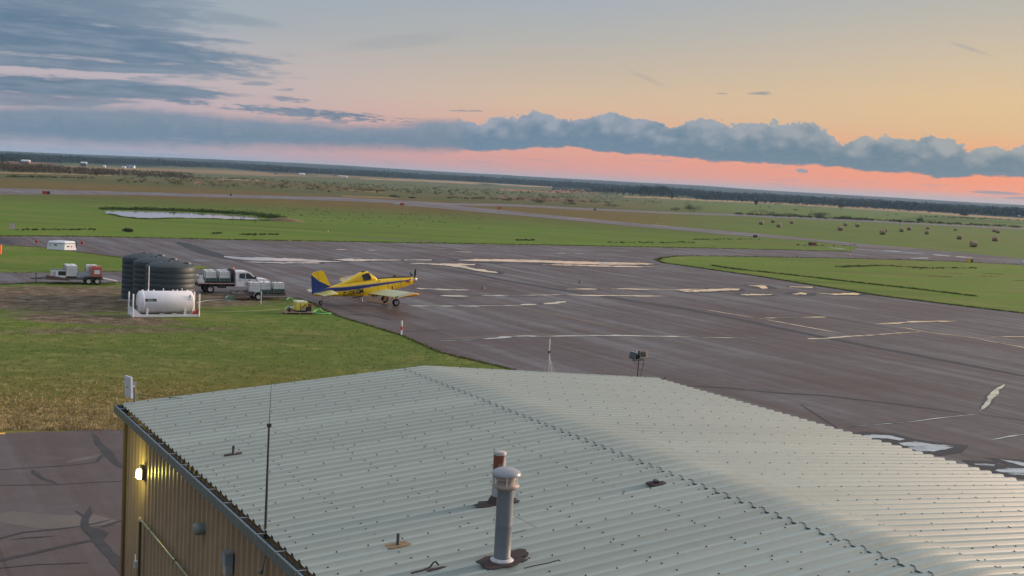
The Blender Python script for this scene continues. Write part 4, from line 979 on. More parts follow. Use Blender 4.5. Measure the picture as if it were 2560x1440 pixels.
# flood lights
p = rakept(1594, 945); s_ = scl(p); h = 44*s_; t = thing('floodlight', 'pair of black floodlight heads on a thin post at the far roof edge', 'floodlight', p, th_)
MB().tube([(0, 0, -.1), (0, 0, h)], .017, 8).build('post', DARK, t); MB().bar((-.22, 0, h), (.16, 0, h+.01), .05, .03).build('crossbar', mat('bar_grey', (.12, .12, .13), rough=.5), t)
HB = mat('lamp_housing', (.045, .05, .06), rough=.4, vary=.15)
hd = MB(); hd.prism([(-.15, -.11), (.15, -.13), (.13, .10), (-.13, .13)], -.09, .10, 'Y'); o = hd.build('lamp_head', HB, t); o.location = (.08, 0, h+.17); o.rotation_euler = (R(-14), R(-2), R(8))
MB().box((.158, 0, -.0), (.02, .16, .22)).build('visor', mat('warm_metal', (.36, .20, .12), rough=.5), o); MB().box((0, -.095, 0), (.18, .008, .14)).build('glass', mat('lamp_glass', (.02, .025, .03), rough=.1), o)
hd = MB(); hd.box((0, 0, 0), (.18, .13, .19)); o = hd.build('lamp_head', HB, t); o.location = (-.23, 0, h+.15); o.rotation_euler = (R(-20), R(14), R(-25))
MB().box((0, 0, .10), (.15, .10, .03)).build('top_cover', WHT, o)
MB().box((-.08, 0, h+.24), (.04, .05, .11)).build('sensor', mat('sensor_white', (.55, .55, .55)), t); MB().bar((-.08, 0, h), (-.08, 0, h+.2), .02).build('sensor_arm', DARK, t)
MB().tube([(-.18, 0, h+.05), (-.14, .02, h-.08), (-.02, .02, h-.12)], .008, 6).build('cable', DARK, t); MB().tube([(.20, 0, h+.02), (.19, .03, h-.2), (.10, .02, 0)], .009, 6).build('cable', DARK, t)
# small wire tangle at the far right eave corner
p = rakept(1655, 950); t = thing('eave_bracket', 'little black bracket at the far right roof corner', 'bracket', p, th_)
b = MB(); b.tube([(0, 0, 0), (.03, 0, .05), (.08, 0, .02), (.12, 0, .07)], .008, 6); b.box((.12, 0, .06), (.03, .03, .04)); b.build('bracket', DARK, t)

# wall lamp, lit
wp_ = wallpt(353, 1184, .12); s_ = scl(wp_); WM = th_
t = thing('wall_lamp', 'lit yellow wall lamp high on the brown hangar wall', 'lamp', wp_, th_)
LB = mat('lamp_box', (.03, .03, .03), rough=.5)
MB().box((.03, 0, .0), (.08, .22, .25)).build('housing', LB, t)
b = MB(); b.prism([(-.10, -.09), (-.085, .08), (-.01, .10), (-.01, -.105)], -.085, .085, 'Y'); b.build('lens', mat('lamp_lens', (1, .95, .6), rough=.3, emit=(1.0, .93, .38), estr=9.0), t)
MB().box((.02, 0, .165), (.09, .17, .03)).build('top_bracket', LB, t)
ld = bpy.data.lights.new('wall_lamp_light', 'POINT'); ld.energy = 20; ld.color = (1, .90, .16); ld.shadow_soft_size = .06
lo = bpy.data.objects.new('wall_lamp_light', ld); COL.objects.link(lo); lo.parent = t; lo.location = (-.19, 0, .0)
# gas pipe
pz = wallpt(351, 1298, .14); p0 = Vector((pz.x, pz.y, 0)); t = thing('wall_pipe', 'black pipe rising from the ground then running along the brown wall', 'pipe', p0, th_)
MB().tube([(0, 0, 0), (0, 0, pz.z)], .030, 10).build('riser', mat('pipe_black', (.04, .045, .04), rough=.35), t)
MB().tube([(0, .02, pz.z), (0, -9, pz.z-.02), (0, -20, pz.z-.05)], .032, 10).build('run', mat('pipe_run_paint', (.13, .135, .10), rough=.3, vary=.3), t)
MB().lathe([(.042, -.05), (.045, 0), (.036, .04), (0, .05)], (0, 0, pz.z), 10).build('elbow', mat('elbow_brass', (.4, .34, .2), rough=.4), t)
for k in range(9): MB().lathe([(.042, -.03), (.044, 0), (.042, .03)], (0, -.9-k*2.1, pz.z), 10, axis='Y').build('coupling', mat('coupling_steel', (.10, .11, .09), rough=.4), t)
for k in range(6): MB().box((.05, -.45-k*3.0, pz.z), (.12, .03, .03)).build('clamp', GALV, t)
# wall fittings
q_ = wallpt(501, 1322, .12); t = thing('round_wall_vent', 'round grey hood vent on the brown wall', 'vent', q_, th_)
MB().lathe([(.10, .10), (.115, .0), (.12, -.06), (.09, -.12), (0, -.12)], (0, 0, 0), 18, axis='X').build('hood', mat('vent_grey', (.17, .20, .20), rough=.5), t)
q_ = wallpt(568, 1405, .12); t = thing('meter_box', 'tall blue-grey electrical box on the brown wall', 'electrical box', q_, th_)
MB().box((0, 0, .07), (.14, .2, .2)).build('upper_box', mat('box_blue_grey', (.19, .25, .30), rough=.45), t); MB().box((.01, 0, -.12), (.12, .18, .19)).build('lower_box', mat('box_grey', (.27, .29, .30), rough=.45), t); MB().box((-.0, 0, .175), (.17, .23, .014)).build('lid', GALV, t)
q_ = wallpt(340, 1411, .12); t = thing('junction_box', 'small pale junction box beside the riser pipe at the wall corner', 'electrical box', q_, th_)
MB().box((0, 0, 0), (.08, .12, .15)).build('box', mat('jbox', (.40, .42, .44), rough=.4), t); MB().tube([(0, .03, .05), (0, .10, .20)], .016, 8).build('conduit', WHT, t)
q_ = wallpt(657, 1428, .12); t = thing('wall_spigot', 'small dark curved pipe hood hanging on the wall at the bottom of the picture', 'pipe', q_, th_)
MB().tube([(.05, 0, .35), (.0, 0, .05), (-.02, .02, -.02), (-.03, .08, -.03)], [.012, .014, .04, .03], 8).build('hood', mat('hood_grey', (.12, .14, .15), rough=.4), t)
q_ = G(523, 1236, ZE-.09); t = thing('gutter_patch', 'small white dab on the outer face of the gutter', 'patch', q_, th_); 
MB().box((-.005, 0, -.0), (.012, .05, .06)).build('dab', WHT, t)
# ------------------------------------------------------------------ aircraft
TYRE = mat('tyre_rubber', (.022, .022, .022), rough=.8, vary=.2, vscale=6, spec=.2); RIM = mat('wheel_rim', (.42, .42, .42), rough=.45); RIMW = mat('cream_rim', (.62, .58, .50), rough=.5)
GLS = mat('dark_window_glass', (.03, .04, .05), rough=.06, vary=0, spec=.8); BLK = mat('matt_black', (.02, .02, .022), rough=.55)
YLW = (.92, .58, .012)
def plane_f(q, b, c):
    X, Y, Z = q.xyz(q.obj())          # X = -distance behind the spinner tip, Z up from thrust line
    n = q.noise(q.obj(), 1.5, 4, .6)
    s = X * -1.0
    lo = q.ramp(s*(1/12), [(0, .47), (.10, .485), (.305, .52), (.54, .54), (.66, .56), (.75, .62), (.9, .66), (1, .68)])*1.0
    mid = (lo - .5)*2.0               # centre line of the stripe
    hw = q.ramp(s*(1/12), [(.05, .02), (.12, .05), (.3, .10), (.54, .165), (.75, .18), (1, .18)])
    dzz = q.m('ABSOLUTE', Z - mid - .10)
    blue = q.ss(dzz, hw + .012, hw - .012); edge = q.ss(dzz, hw + .062, hw + .045)*(1.0) - blue
    colr = q.mix(blue, (*c, 1), (.014, .035, .17, 1)); colr = q.mix(q.m('MAXIMUM', edge, 0.0)*.8, colr, (.62, .40, .20, 1))
    q.put(b.inputs['Base Color'], q.mul(colr, q.gray(q.ss(n, .3, .7, .92, 1.05, 'LINEAR')))); b.inputs['Roughness'].default_value = .28
PFUS = mat('yellow_fuselage_paint', YLW, custom=plane_f, spec=.55); PYEL = mat('yellow_paint', YLW, rough=.3, vary=.05, spec=.5)
PORG = mat('orange_yellow_paint', (.70, .34, .02), rough=.35, vary=.08); PWNG = mat('pale_wing_paint', (.52, .52, .30), rough=.42, vary=.12, spec=.5); PBLU = mat('blue_tail_paint', (.014, .04, .20), rough=.35, vary=.06)
gw = G(991, 766); PH = R(27); PP = R(9.2)
AC = thing('crop_duster', 'yellow low wing agricultural aeroplane with blue stripe, parked on the wet apron', 'aeroplane')
# local: x forward, spinner tip at x=0, z=0 thrust line; near wheel contact at (-3.1,-1.55,-2.12)
M_ = Matrix.Rotation(PH, 4, 'Z') @ Matrix.Rotation(-PP, 4, 'Y'); cpt = M_ @ Vector((-3.1, -1.55, -2.12))
AC.matrix_world = Matrix.Translation(Vector((gw.x, gw.y, .02)) - cpt) @ M_
def ring(x_, zt, zb, hw, n=20, p=2.6, yb=1.0):
    out = []
    zc = (zt+zb)/2; hz_ = (zt-zb)/2
    for k in range(n):
        t = 2*math.pi*k/n; c_, s_ = math.cos(t), math.sin(t)
        out.append((x_, hw*(abs(c_)**(2/p))*(1 if c_ > 0 else -1), zc + hz_*(abs(s_)**(2/p))*(1 if s_ > 0 else -1)))
    return out
st = [(-.42, .24, -.20, .22, 2), (-.55, .30, -.30, .30, 2.2), (-1.0, .36, -.48, .42, 2.4), (-1.8, .44, -.62, .48, 2.8), (-2.8, .56, -.72, .52, 3.2), (-4.5, .66, -.80, .56, 3.4), (-5.4, .70, -.82, .58, 3.2), (-6.3, .72, -.78, .54, 3), (-7.6, .70, -.60, .42, 3), (-8.8, .64, -.40, .28, 2.8), (-10.2, .50, -.16, .12, 2.4), (-10.9, .40, -.02, .05, 2)]
MB().loft([ring(a, b_, c_, d_, 24, e_) for a, b_, c_, d_, e_ in st]).build('fuselage', PFUS, AC)
st = [(-4.35, .74, .45, .30, 2.4), (-4.55, .98, .45, .42, 2.6), (-5.15, 1.52, .45, .42, 2.8), (-5.35, 1.60, .45, .42, 2.8), (-5.9, 1.58, .45, .42, 2.6), (-6.5, 1.36, .45, .38, 2.4), (-7.2, 1.02, .45, .30, 2.3), (-8.1, .78, .45, .18, 2.2), (-8.9, .66, .45, .08, 2)]
cabin = MB().loft([ring(a, b_, c_, d_, 20, e_) for a, b_, c_, d_, e_ in st]).build('cabin', PYEL, AC)
for sy in (-1, 1):
    b = MB(); b.prism([(-5.02, .72), (-4.98, 1.02), (-5.18, 1.42), (-5.40, 1.44), (-5.92, 1.32), (-5.80, .72)], sy*.412, sy*.436, 'Y'); b.build('side_window', GLS, cabin)
b = MB(); b.loft([[(-4.50, -.34, .86), (-4.50, .34, .86), (-4.47, .34, .90), (-4.47, -.34, .90)], [(-5.13, -.30, 1.50), (-5.13, .30, 1.50), (-5.10, .30, 1.54), (-5.10, -.30, 1.54)]], sm=False); b.build('windscreen', mat('glare_windscreen', (.75, .76, .76), rough=.05, spec=.9), cabin)  # white glare on the windscreen is put into its base colour
MB().box((-5.62, 0, 1.615), (.42, .46, .03)).build('roof_hatch', BLK, cabin)
b = MB(); b.prism([(-.7, .315), (-4.3, .655), (-4.3, .70), (-2.8, .62), (-1.5, .47), (-.7, .36)], -.24, .24, 'Y'); b.build('anti_glare_panel', BLK, AC)
MB().lathe([(.20, 0), (.20, .10), (.12, .13), (0, .14)], (-2.35, 0, .58), 14).build('hopper_lid', BLK, AC)
for sy in (-1, 1):
    MB().tube([(-.86, sy*.30, .05), (-1.0, sy*.47, .04), (-1.35, sy*.56, .0)], [.13, .12, .09], 10).build('exhaust_stack', mat('exhaust_red_brown', (.13, .015, .012), rough=.5), AC)
b = MB(); b.box((-2.95, -.545, -.40), (.10, .012, .34)); b.build('step_marking', BLK, AC); b = MB(); b.box((-2.84, -.545, -.40), (.04, .010, .36)); b.build('step_marking', WHT, AC)
MB().box((-4.25, -.565, .50), (.10, .012, .12)).build('vent_slot', BLK, AC); MB().box((-6.35, -.50, .88), (.02, .03, .03)).build('mark', BLK, AC)
MB().tube([(-5.1, -.575, .02), (-5.1, -.60, .02)], .06, 10).build('fuel_cap', WHT, AC)
for x_, z0_, z1_, hw_ in ((-1.0, -.30, .22, .425), (-2.0, -.45, .32, .50), (-3.35, -.55, .40, .545), (-4.45, -.6, .45, .562), (-6.4, -.5, .5, .535), (-7.9, -.3, .45, .40)):
    MB().box((x_, -hw_-.002, (z0_+z1_)/2), (.022, .012, z1_-z0_)).build('panel_seam', mat('seam_grey', (.10, .07, .03)), AC)
# registration letters
def text(s_, size, m, parent, loc, rot, name='lettering', ext=.006, sx=1.0):
    cu = bpy.data.curves.new(name, 'FONT'); cu.body = s_; cu.size = size; cu.extrude = ext; cu.align_x = 'CENTER'; cu.align_y = 'CENTER'; cu.resolution_u = 3; cu.offset = size*.012
    tmp = bpy.data.objects.new('t', cu); COL.objects.link(tmp); dg = bpy.context.evaluated_depsgraph_get(); me = bpy.data.meshes.new_from_object(tmp.evaluated_get(dg)); bpy.data.objects.remove(tmp)
    me.materials.clear(); me.materials.append(m); o = put(name, me, parent); o.location = loc; o.rotation_euler = rot; o.scale = (sx, 1, 1); return o
text('C-GKGM', .60, BLK, AC, (-7.0, -.525, -.27), (R(90), R(-2), R(-6.3)), 'registration', ext=.012, sx=.86)
# spinner and propeller
MB().lathe([(0, 0), (.07, -.03), (.15, -.14), (.20, -.28), (.21, -.40), (.16, -.43)], (0, 0, 0), 16, axis='X').build('spinner', mat('spinner_white', (.62, .58, .54), rough=.25), AC)
for k in range(4):
    a = R(28 + 90*k); b = MB(); rr_ = [(.12, .05, .035), (.45, .10, .03), (.85, .11, .018), (1.18, .085, .010), (1.27, .03, .006)]
    rings = [[(-.30 + w_*math.cos(tt)*.55, r_*math.cos(a) - (w_*math.cos(tt))*math.sin(a)*.8, r_*math.sin(a) + (w_*math.cos(tt))*math.cos(a)*.8) for tt in (0,)] for r_, w_, t_ in rr_]
    rg_ = []
    for r_, w_, t_ in rr_:
        q4 = []
        for tt in np.linspace(0, 2*math.pi, 8, endpoint=False):
            u, v = w_*math.cos(tt), t_*math.sin(tt); tw = R(35); ux, uy = u*math.cos(tw)-v*math.sin(tw), u*math.sin(tw)+v*math.cos(tw)
            q4.append((-.30 + uy, r_*math.cos(a) - ux*math.sin(a), r_*math.sin(a) + ux*math.cos(a)))
        rg_.append(q4)
    MB().loft(rg_).build('propeller_blade', BLK, AC)
MB().lathe([(.05, -.32), (.30, -.40), (.30, -.44), (.05, -.50)], (0, 0, 0), 18, axis='X').build('cowl_ring', mat('cowl_ring_metal', (.30, .24, .12), rough=.3), AC)
MB().box((-.62, 0, -.36), (.35, .34, .14)).build('oil_cooler_intake', PYEL, AC)
# wings
def airfoil(x0, ch, y, z, t=.15, n=9):
    top_, bot_ = [], []
    for i in range(n+1):
        u = i/n; th = t*ch*(1.48*math.sqrt(u+1e-6) - .63*u - 1.76*u*u + 1.42*u**3 - .51*u**4)*1.15
        top_.append((x0 - u*ch, y, z + th*1.2)); bot_.append((x0 - u*ch, y, z - th*.6))
    return top_ + bot_[::-1]
for sy in (-1, 1):
    def wz(y): return -.62 + (abs(y)-.5)*math.tan(R(3.5))
    wing = MB().loft([airfoil(-3.32, 2.08, sy*.5, wz(.5)), airfoil(-3.32, 2.08, sy*7.6, wz(7.6)), airfoil(-3.35, 2.02, sy*8.35, wz(8.35))], sm=True).build('wing', PWNG, AC)
    MB().loft([airfoil(-3.36, 1.98, sy*8.36, wz(8.36), .16), airfoil(-3.38, 1.95, sy*8.85, wz(8.85)+.05, .13), airfoil(-3.6, 1.6, sy*9.0, wz(9)+.09, .05)]).build('wing_tip', PORG, wing)
    b = MB(); b.loft([[(-5.62, sy*.7, wz(.7)+.10), (-5.62, sy*8.0, wz(8)+.10), (-5.62, sy*8.0, wz(8)+.06), (-5.62, sy*.7, wz(.7)+.06)], [(-5.08, sy*.7, wz(.7)+.155), (-5.08, sy*8.0, wz(8)+.155), (-5.08, sy*8.0, wz(8)+.11), (-5.08, sy*.7, wz(.7)+.11)]], sm=False); b.build('flap', mat('flap_paint', (.50, .46, .20), rough=.4), wing)
    b = MB(); b.bar((-3.65, sy*8.32, wz(8.3)+.31), (-5.1, sy*8.32, wz(8.3)+.18), .10, .01); b.build('blue_wing_band', PBLU, wing)
    b = MB(); b.prism([(-3.0, -.60), (-3.8, -.32), (-5.0, -.38), (-6.0, -.70), (-5.8, -.78), (-3.2, -.82)], sy*.50, sy*.60, 'Y'); b.build('wing_root_fairing', PYEL, wing)
    # spray boom under the wing with its hangers
    for y in (1.2, 2.1, 3.4, 4.8, 6.2):
        b = MB(); b.bar((-4.9, sy*y, wz(y)-.08), (-5.85, sy*y, wz(y)-.62), .10, .035); b.build('boom_hanger', PORG, AC)
    MB().tube([(-5.85, sy*1.0, wz(1)-.62), (-5.85, sy*6.4, wz(6.4)-.62)], .022, 8).build('spray_boom', mat('boom_brass', (.34, .22, .10), rough=.4), AC)
    for k in range(12): MB().box((-5.87, sy*(1.2+k*.45), wz(1.2+k*.45)-.70), (.05, .04, .12)).build('spray_nozzle', BLK, AC)
    # main gear
    MB().loft([ring(-3.15, -.72, -.84, .001)[:0] or [(-3.35, sy*.55, -.80), (-2.95, sy*.55, -.80), (-2.95, sy*.60, -.72), (-3.35, sy*.60, -.72)], [(-3.22, sy*1.40, -1.66), (-2.98, sy*1.40, -1.66), (-2.98, sy*1.45, -1.60), (-3.22, sy*1.45, -1.60)]], sm=False).build('gear_leg', PORG, AC)
    w_ = MB(); w_.lathe([(.20, -.14), (.33, -.13), (.38, -.08), (.39, 0), (.38, .08), (.33, .13), (.20, .14)], (-3.1, sy*1.55, -1.74), 24, axis='Y', cap=False); wh = w_.build('main_wheel', TYRE, AC)
    MB().lathe([(0, -.11), (.10, -.115), (.19, -.10), (.21, -.145), (.21, .145), (.19, .10), (.10, .115), (0, .11)], (-3.1, sy*1.55, -1.74), 20, axis='Y').build('rim', RIM, wh)
    MB().lathe([(0, -.13), (.06, -.13), (.06, .13), (0, .13)], (-3.1, sy*1.55, -1.74), 10, axis='Y').build('hub', BLK, wh)
    # tailplane
    tp = MB().loft([airfoil(-8.95, 1.45, sy*.10, .22, .09), airfoil(-9.25, 1.05, sy*2.85, .24, .09), airfoil(-9.40, .8, sy*2.95, .24, .04)]).build('tailplane', mat('tail_yellow_pale', (.58, .50, .14), rough=.4), AC)
    MB().loft([airfoil(-10.42, .42, sy*.2, .225, .05), airfoil(-10.32, .38, sy*2.9, .245, .05)]).build('elevator', PWNG, tp)
def finp(poly, y, m, name, par): return MB().prism(poly, -y, y, 'Y').build(name, m, par)
fin = finp([(-9.05, .62), (-9.60, 2.22), (-9.80, 2.30), (-10.18, 2.28), (-10.10, .45)], .06, PYEL, 'fin', AC)
b = MB(); b.prism([(-10.19, 2.28), (-10.19, 1.36), (-10.84, 2.03), (-10.70, 2.20), (-10.45, 2.28)], -.045, .045, 'Y'); b.build('rudder_top', PYEL, fin)
b = MB(); b.prism([(-10.19, 1.34), (-10.86, 2.02), (-11.02, .10), (-10.16, .10)], -.046, .046, 'Y'); b.build('rudder', PBLU, fin)
b = MB(); b.prism([(-9.14, .66), (-10.16, 1.32), (-10.16, .40), (-9.2, .50)], -.064, .064, 'Y'); b.build('blue_fin_panel', PBLU, fin)
b = MB(); b.lathe([(0, -.0), (.05, .05), (.08, .18), (.06, .34), (0, .42)], (-11.15, .95, .28), 10, axis='X'); b.build('tail_light_fairing', WHT, AC)
MB().bar((-9.3, 0, -.20), (-10.5, 0, -.06), .16, .12).build('tail_underside', PORG, AC)
b = MB(); b.bar((-9.35, 0, -.30), (-9.35, 0, -.44), .05); b.bar((-9.8, 0, -.10), (-10.18, 0, -.74), .05, .05); b.bar((-9.4, 0, -.35), (-10.1, 0, -.55), .04, .04); b.build('tail_gear_strut', PORG, AC)
tw = MB(); tw.lathe([(.08, -.06), (.17, -.06), (.20, -.03), (.20, .03), (.17, .06), (.08, .06)], (-10.25, 0, -.79), 18, axis='Y', cap=False); tw = tw.build('tail_wheel', TYRE, AC)
MB().lathe([(0, -.05), (.09, -.065), (.09, .065), (0, .05)], (-10.25, 0, -.79), 12, axis='Y').build('rim', RIM, tw)
b = MB(); b.tube([(-6.05, 0, -.72), (-6.05, 0, -1.15), (-5.95, 0, -1.40)], [.09, .06, .035], 8); b.build('belly_probe', WHT, AC); b = MB(); b.box((-6.5, 0, -.84), (.9, .2, .06)); b.build('belly_valve', BLK, AC)
MB().box((-4.4, 0, -.92), (1.1, .5, .22)).build('gate_box', mat('gate_metal', (.10, .09, .08), rough=.5), AC)

# ------------------------------------------------------------------ three big dark tanks
TK = mat('dark_green_black_plastic', (.030, .044, .050), rough=.6, vary=.10, vscale=.8, spec=.45); TKL = mat('tank_lid_plastic', (.03, .045, .05), rough=.5)
d1, d3 = 102.8, 110.2
for i, (px, dd, lab) in enumerate([(424, d1, 'big dark round liquid tank, nearest of the three, right behind the white tank'), (391, (d1+d3)/2, 'big dark round liquid tank in the middle of the three'), (361, d3, 'big dark round liquid tank, farthest of the three, at the left')]):
    r0 = ray(px, 760); k = dd/r0.y; loc = Vector((r0.x*k, dd, 0)); rT = 2.1; hT = 3.85
    t = thing('liquid_tank', lab, 'tank', loc, R(28), 'dark liquid tanks in a row')
    pr = [(rT-.02, 0)]
    for j in range(8):
        z = .1 + j*.46; pr += [(rT, z), (rT, z+.41), (rT-.007, z+.42), (rT-.007, z+.45)]
    pr += [(rT, hT-.02), (rT-.04, hT+.02)]; MB().lathe(pr, (0, 0, 0), 48).build('body', TK, t)
    MB().lathe([(rT-.05, hT+.0), (rT-.12, hT+.06), (rT-.5, hT+.22), (rT-1.1, hT+.36), (rT-1.7, hT+.43), (0, hT+.44)], (0, 0, 0), 48).build('domed_top', TK, t)
    b = MB()
    for a in range(12):
        c_, s_ = math.cos(a*math.pi/6), math.sin(a*math.pi/6); b.bar(((rT-.12)*c_, (rT-.12)*s_, hT+.085), (.5*c_, .5*s_, hT+.43), .05, .03)
    b.build('top_rib', TK, t, kind='stuff')
    MB().lathe([(.26, 0), (.28, .10), (.22, .15), (0, .16)], (1.25, -.55, hT+.24), 14).build('manway_lid', TKL, t)
    MB().lathe([(.08, 0), (.08, .16), (0, .18)], (1.7, .2, hT+.12), 10).build('vent_cap', mat('pale_plug', (.42, .45, .48)), t)
    MB().lathe([(.18, 0), (.18, .08), (0, .10)], (-.1, -.1, hT+.43), 12).build('centre_cap', TKL, t)
# ------------------------------------------------------------------ white tank on a skid
TH = R(29); s0 = G(316, 789); s1 = G(503, 788.5); L_ = 5.45
t = thing('fuel_tank_skid', 'white horizontal cylinder tank on a white steel skid with corner posts', 'fuel tank', G(333, 794), TH)
WT = mat('white_tank_paint', (.74, .72, .75), rough=.38, vary=.06, vscale=2, spec=.5); WS = mat('white_skid_paint', (.80, .79, .81), rough=.45, vary=.06)
cy_, cz_, rT = 1.0, 1.16, .97
tank = MB().lathe([(0, .44), (rT*.45, .46), (rT*.8, .54), (rT*.95, .62), (rT, .72), (rT, 4.85), (rT*.95, 4.95), (rT*.8, 5.03), (rT*.45, 5.11), (0, 5.13)], (0, cy_, cz_), 40, axis='X').build('cylinder', WT, t)
MB().lathe([(rT+.012, .80), (rT+.018, .82), (rT+.018, .88), (rT+.012, .90)], (0, cy_, cz_), 40, axis='X').build('end_band', WS, tank)
sign = MB().box((1.42, .062, 1.38), (.95, .02, .40)).build('sign_plate', mat('sign_white', (.72, .73, .74), rough=.4), t)
MB().box((1.42, .048, 1.38), (.88, .012, .34)).build('sign_face', mat('sign_dark_green', (.02, .06, .055), rough=.4), sign)
for (a, b_, z, w) in [(1.34, .5, 1.46, .42), (1.44, .3, 1.37, .6), (1.55, .3, 1.28, .44)]: MB().box((a, .040, z), (w, .006, .035)).build('sign_line', WHT, sign)
for k in (0.9, 1.35, 1.8, 3.4, 3.75, 4.6): MB().lathe([(.06, 0), (.06, .10), (.04, .12), (0, .12)], (k, cy_, cz_+rT-.02), 10).build('fitting', WS, t)
for k in (2.6, 4.15): MB().lathe([(.035, 0), (.035, .20), (.05, .22), (0, .24)], (k, cy_, cz_+rT-.02), 8).build('fitting', WS, t)
MB().tube([(1.42, cy_+.2, cz_+rT-.1), (1.42, cy_+.2, cz_+rT+2.05)], .045, 8).build('vent_pipe', mat('vent_pipe_cream', (.66, .58, .56), rough=.5), t)
MB().box((4.65, .16, 1.75), (.10, .05, .22)).build('gauge', mat('gauge_green', (.07, .12, .13)), t); MB().box((4.6, .08, 1.5), (.14, .04, .06)).build('gauge', mat('gauge_grey', (.3, .3, .3)), t)
for y in (.12, 1.88):
    b = MB(); b.box((L_/2, y, .13), (L_, .12, .20)); b.build('skid_rail', WS, t)
for x_ in (.06, L_-.06):
    MB().box((x_, 1.0, .13), (.12, 1.64, .20)).build('skid_crossbeam', WS, t)
MB().box((L_/2, 1.0, .10), (.14, 1.64, .12)).build('skid_crossbeam', WS, t)
for (x_, y) in ((-.02, .10), (L_-.02, .10), (-.02, 1.90), (L_-.02, 1.90)):
    MB().tube([(x_, y, .03), (x_, y, 1.95)], .065, 8).build('corner_post', WS, t)
    sg = 1 if x_ < 1 else -1; b = MB(); b.prism([(x_+sg*.03, .23), (x_+sg*.68, .23), (x_+sg*.03, .80)], y-.03, y+.03, 'Y')
    b.build('gusset', WS if not (x_ > 1 and y < 1) else mat('red_gusset', (.55, .06, .04), rough=.45), t)
for x_ in (1.15, 4.25):
    b = MB(); b.box((x_, .14, .50), (.16, .10, .56)); b.build('saddle_leg', WS, t)
    b = MB(); b.prism([(.14, .24), (1.86, .24), (1.86, .66), (1.5, .36), (1.0, .24+.0), (.5, .36), (.14, .66)], x_-.05, x_+.05, 'X'); b.build('saddle', WS, t)
for x_ in (2.35, 3.35):
    b = MB(); b.box((x_, .12, .30), (.36, .14, .03)); b.box((x_-.16, .12, .27), (.04, .14, .1)); b.box((x_+.16, .12, .27), (.04, .14, .1)); b.build('fork_pocket', WS, t)
b = MB(); b.tube([(5.1, 1.0, .6), (5.25, 1.0, .45), (5.25, .4, .42), (4.95, .3, .42)], .045, 8); b.box((5.1, .35, .45), (.2, .14, .14)); b.build('outlet_valve', mat('valve_grey', (.42, .43, .45), rough=.4), t)
b = MB(); b.tube([(.42, 1.0, 1.9), (.30, 1.0, 1.2), (.34, .8, .5)], .03, 6); b.box((.34, .9, .8), (.12, .3, .2)); b.build('end_piping', mat('dark_piping', (.08, .10, .10)), t)
# marker stakes beside it
def stake(px, py, h, r, m, label, name='stake', cat='post'):
    g = G(px, py); t = thing(name, label, cat, g); MB().tube([(0, 0, -.1), (0, 0, h)], r, 8).build('post', m, t); return t
stake(340, 745, 1.0, .05, mat('grey_brown_stake', (.25, .19, .18)), 'short grey-brown stake between the tanks and the skid')
stake(652, 761, 1.28, .045, mat('pale_stake', (.58, .54, .54)), 'pale upright stake standing in front of the near trailer')
# red valve thing at the truck's rear: fire extinguisher on a post
g = G(474, 742); t = thing('red_valve', 'red and white pump nozzle on a stand between the tank and the truck', 'pump', g); MB().tube([(0, 0, 0), (0, 0, .7)], .05, 8).build('stand', BLK, t); MB().lathe([(.10, 0), (.17, .05), (.17, .32), (.08, .38), (0, .38)], (-.1, 0, .62), 12).build('body', mat('valve_red', (.45, .02, .02)), t); MB().lathe([(.11, 0), (.13, .05), (.13, .42), (0, .45)], (.22, 0, .60), 12).build('filter', WHT, t)

# ------------------------------------------------------------------ IBC totes
POLY = mat('white_tote_plastic', (.74, .76, .78), rough=.35, vary=.08, vscale=4, spec=.4); CAGE = mat('cage_galvanised', (.30, .30, .30), rough=.4, vary=.1); PALG = mat('dark_green_liquid', (.02, .085, .07), rough=.4, vary=.1); WOODP = mat('tote_pallet_wood', (.20, .14, .09), rough=.8, vary=.25)
def make_tote(label, loc, rz, low=PALG, lowh=.30, body=POLY, panel=None, hh=1.02):
    t = thing('liquid_tote', label, 'tote', loc, rz, 'caged liquid totes')
    b = MB(); b.box((0, 0, .06), (1.16, .98, .03)); [b.box((x_, 0, .0), (.12, .98, .1)) for x_ in (-.5, 0, .5)]; b.build('pallet', BLK, t)
    z0 = .09
    if lowh: MB().box((0, 0, z0+lowh/2), (1.10, .92, lowh)).build('liquid_part', low, t)
    b = MB(); b.box((0, 0, z0+lowh+(hh-lowh)/2), (1.04, .88, hh-lowh), taper=(.94, .94)); bo = b.build('bottle', body, t)
    MB().lathe([(.12, 0), (.12, .05), (0, .06)], (0, 0, z0+hh), 12).build('lid', mat('tote_lid', (.35, .36, .36)), bo)
    b = MB()
    for z in (.12, .44, .76, 1.06):
        for y in (-.485, .485): b.bar((-.57, y, z0+z-.05), (.57, y, z0+z-.05), .016)
        for x_ in (-.575, .575): b.bar((x_, -.48, z0+z-.05), (x_, .48, z0+z-.05), .016)
    for k in range(5):
        x_ = -.57 + k*.285
        for y in (-.49, .49): b.bar((x_, y, z0), (x_, y, z0+1.03), .014 if k % 4 else .04)
    for k in range(4):
        y = -.48 + k*.32
        for x_ in (-.58, .58): b.bar((x_, y, z0), (x_, y, z0+1.03), .016 if k % 3 else .035)
    b.build('cage', CAGE, t)
    if panel: MB().box((.05, -.505, .65), (.55, .012, .42)).build('label_plate', panel, t)
    return t
# ------------------------------------------------------------------ flatbed truck
rr0 = G(497, 734); TR = R(29.5)
TW = mat('truck_white_paint', (.80, .81, .83), rough=.25, vary=.04, spec=.6); CHR = mat('bed_dark_steel', (.05, .045, .045), rough=.6, vary=.2)
t = TRK = thing('flatbed_truck', 'white crew cab flatbed truck parked behind the near trailer', 'truck', rr0, TR)
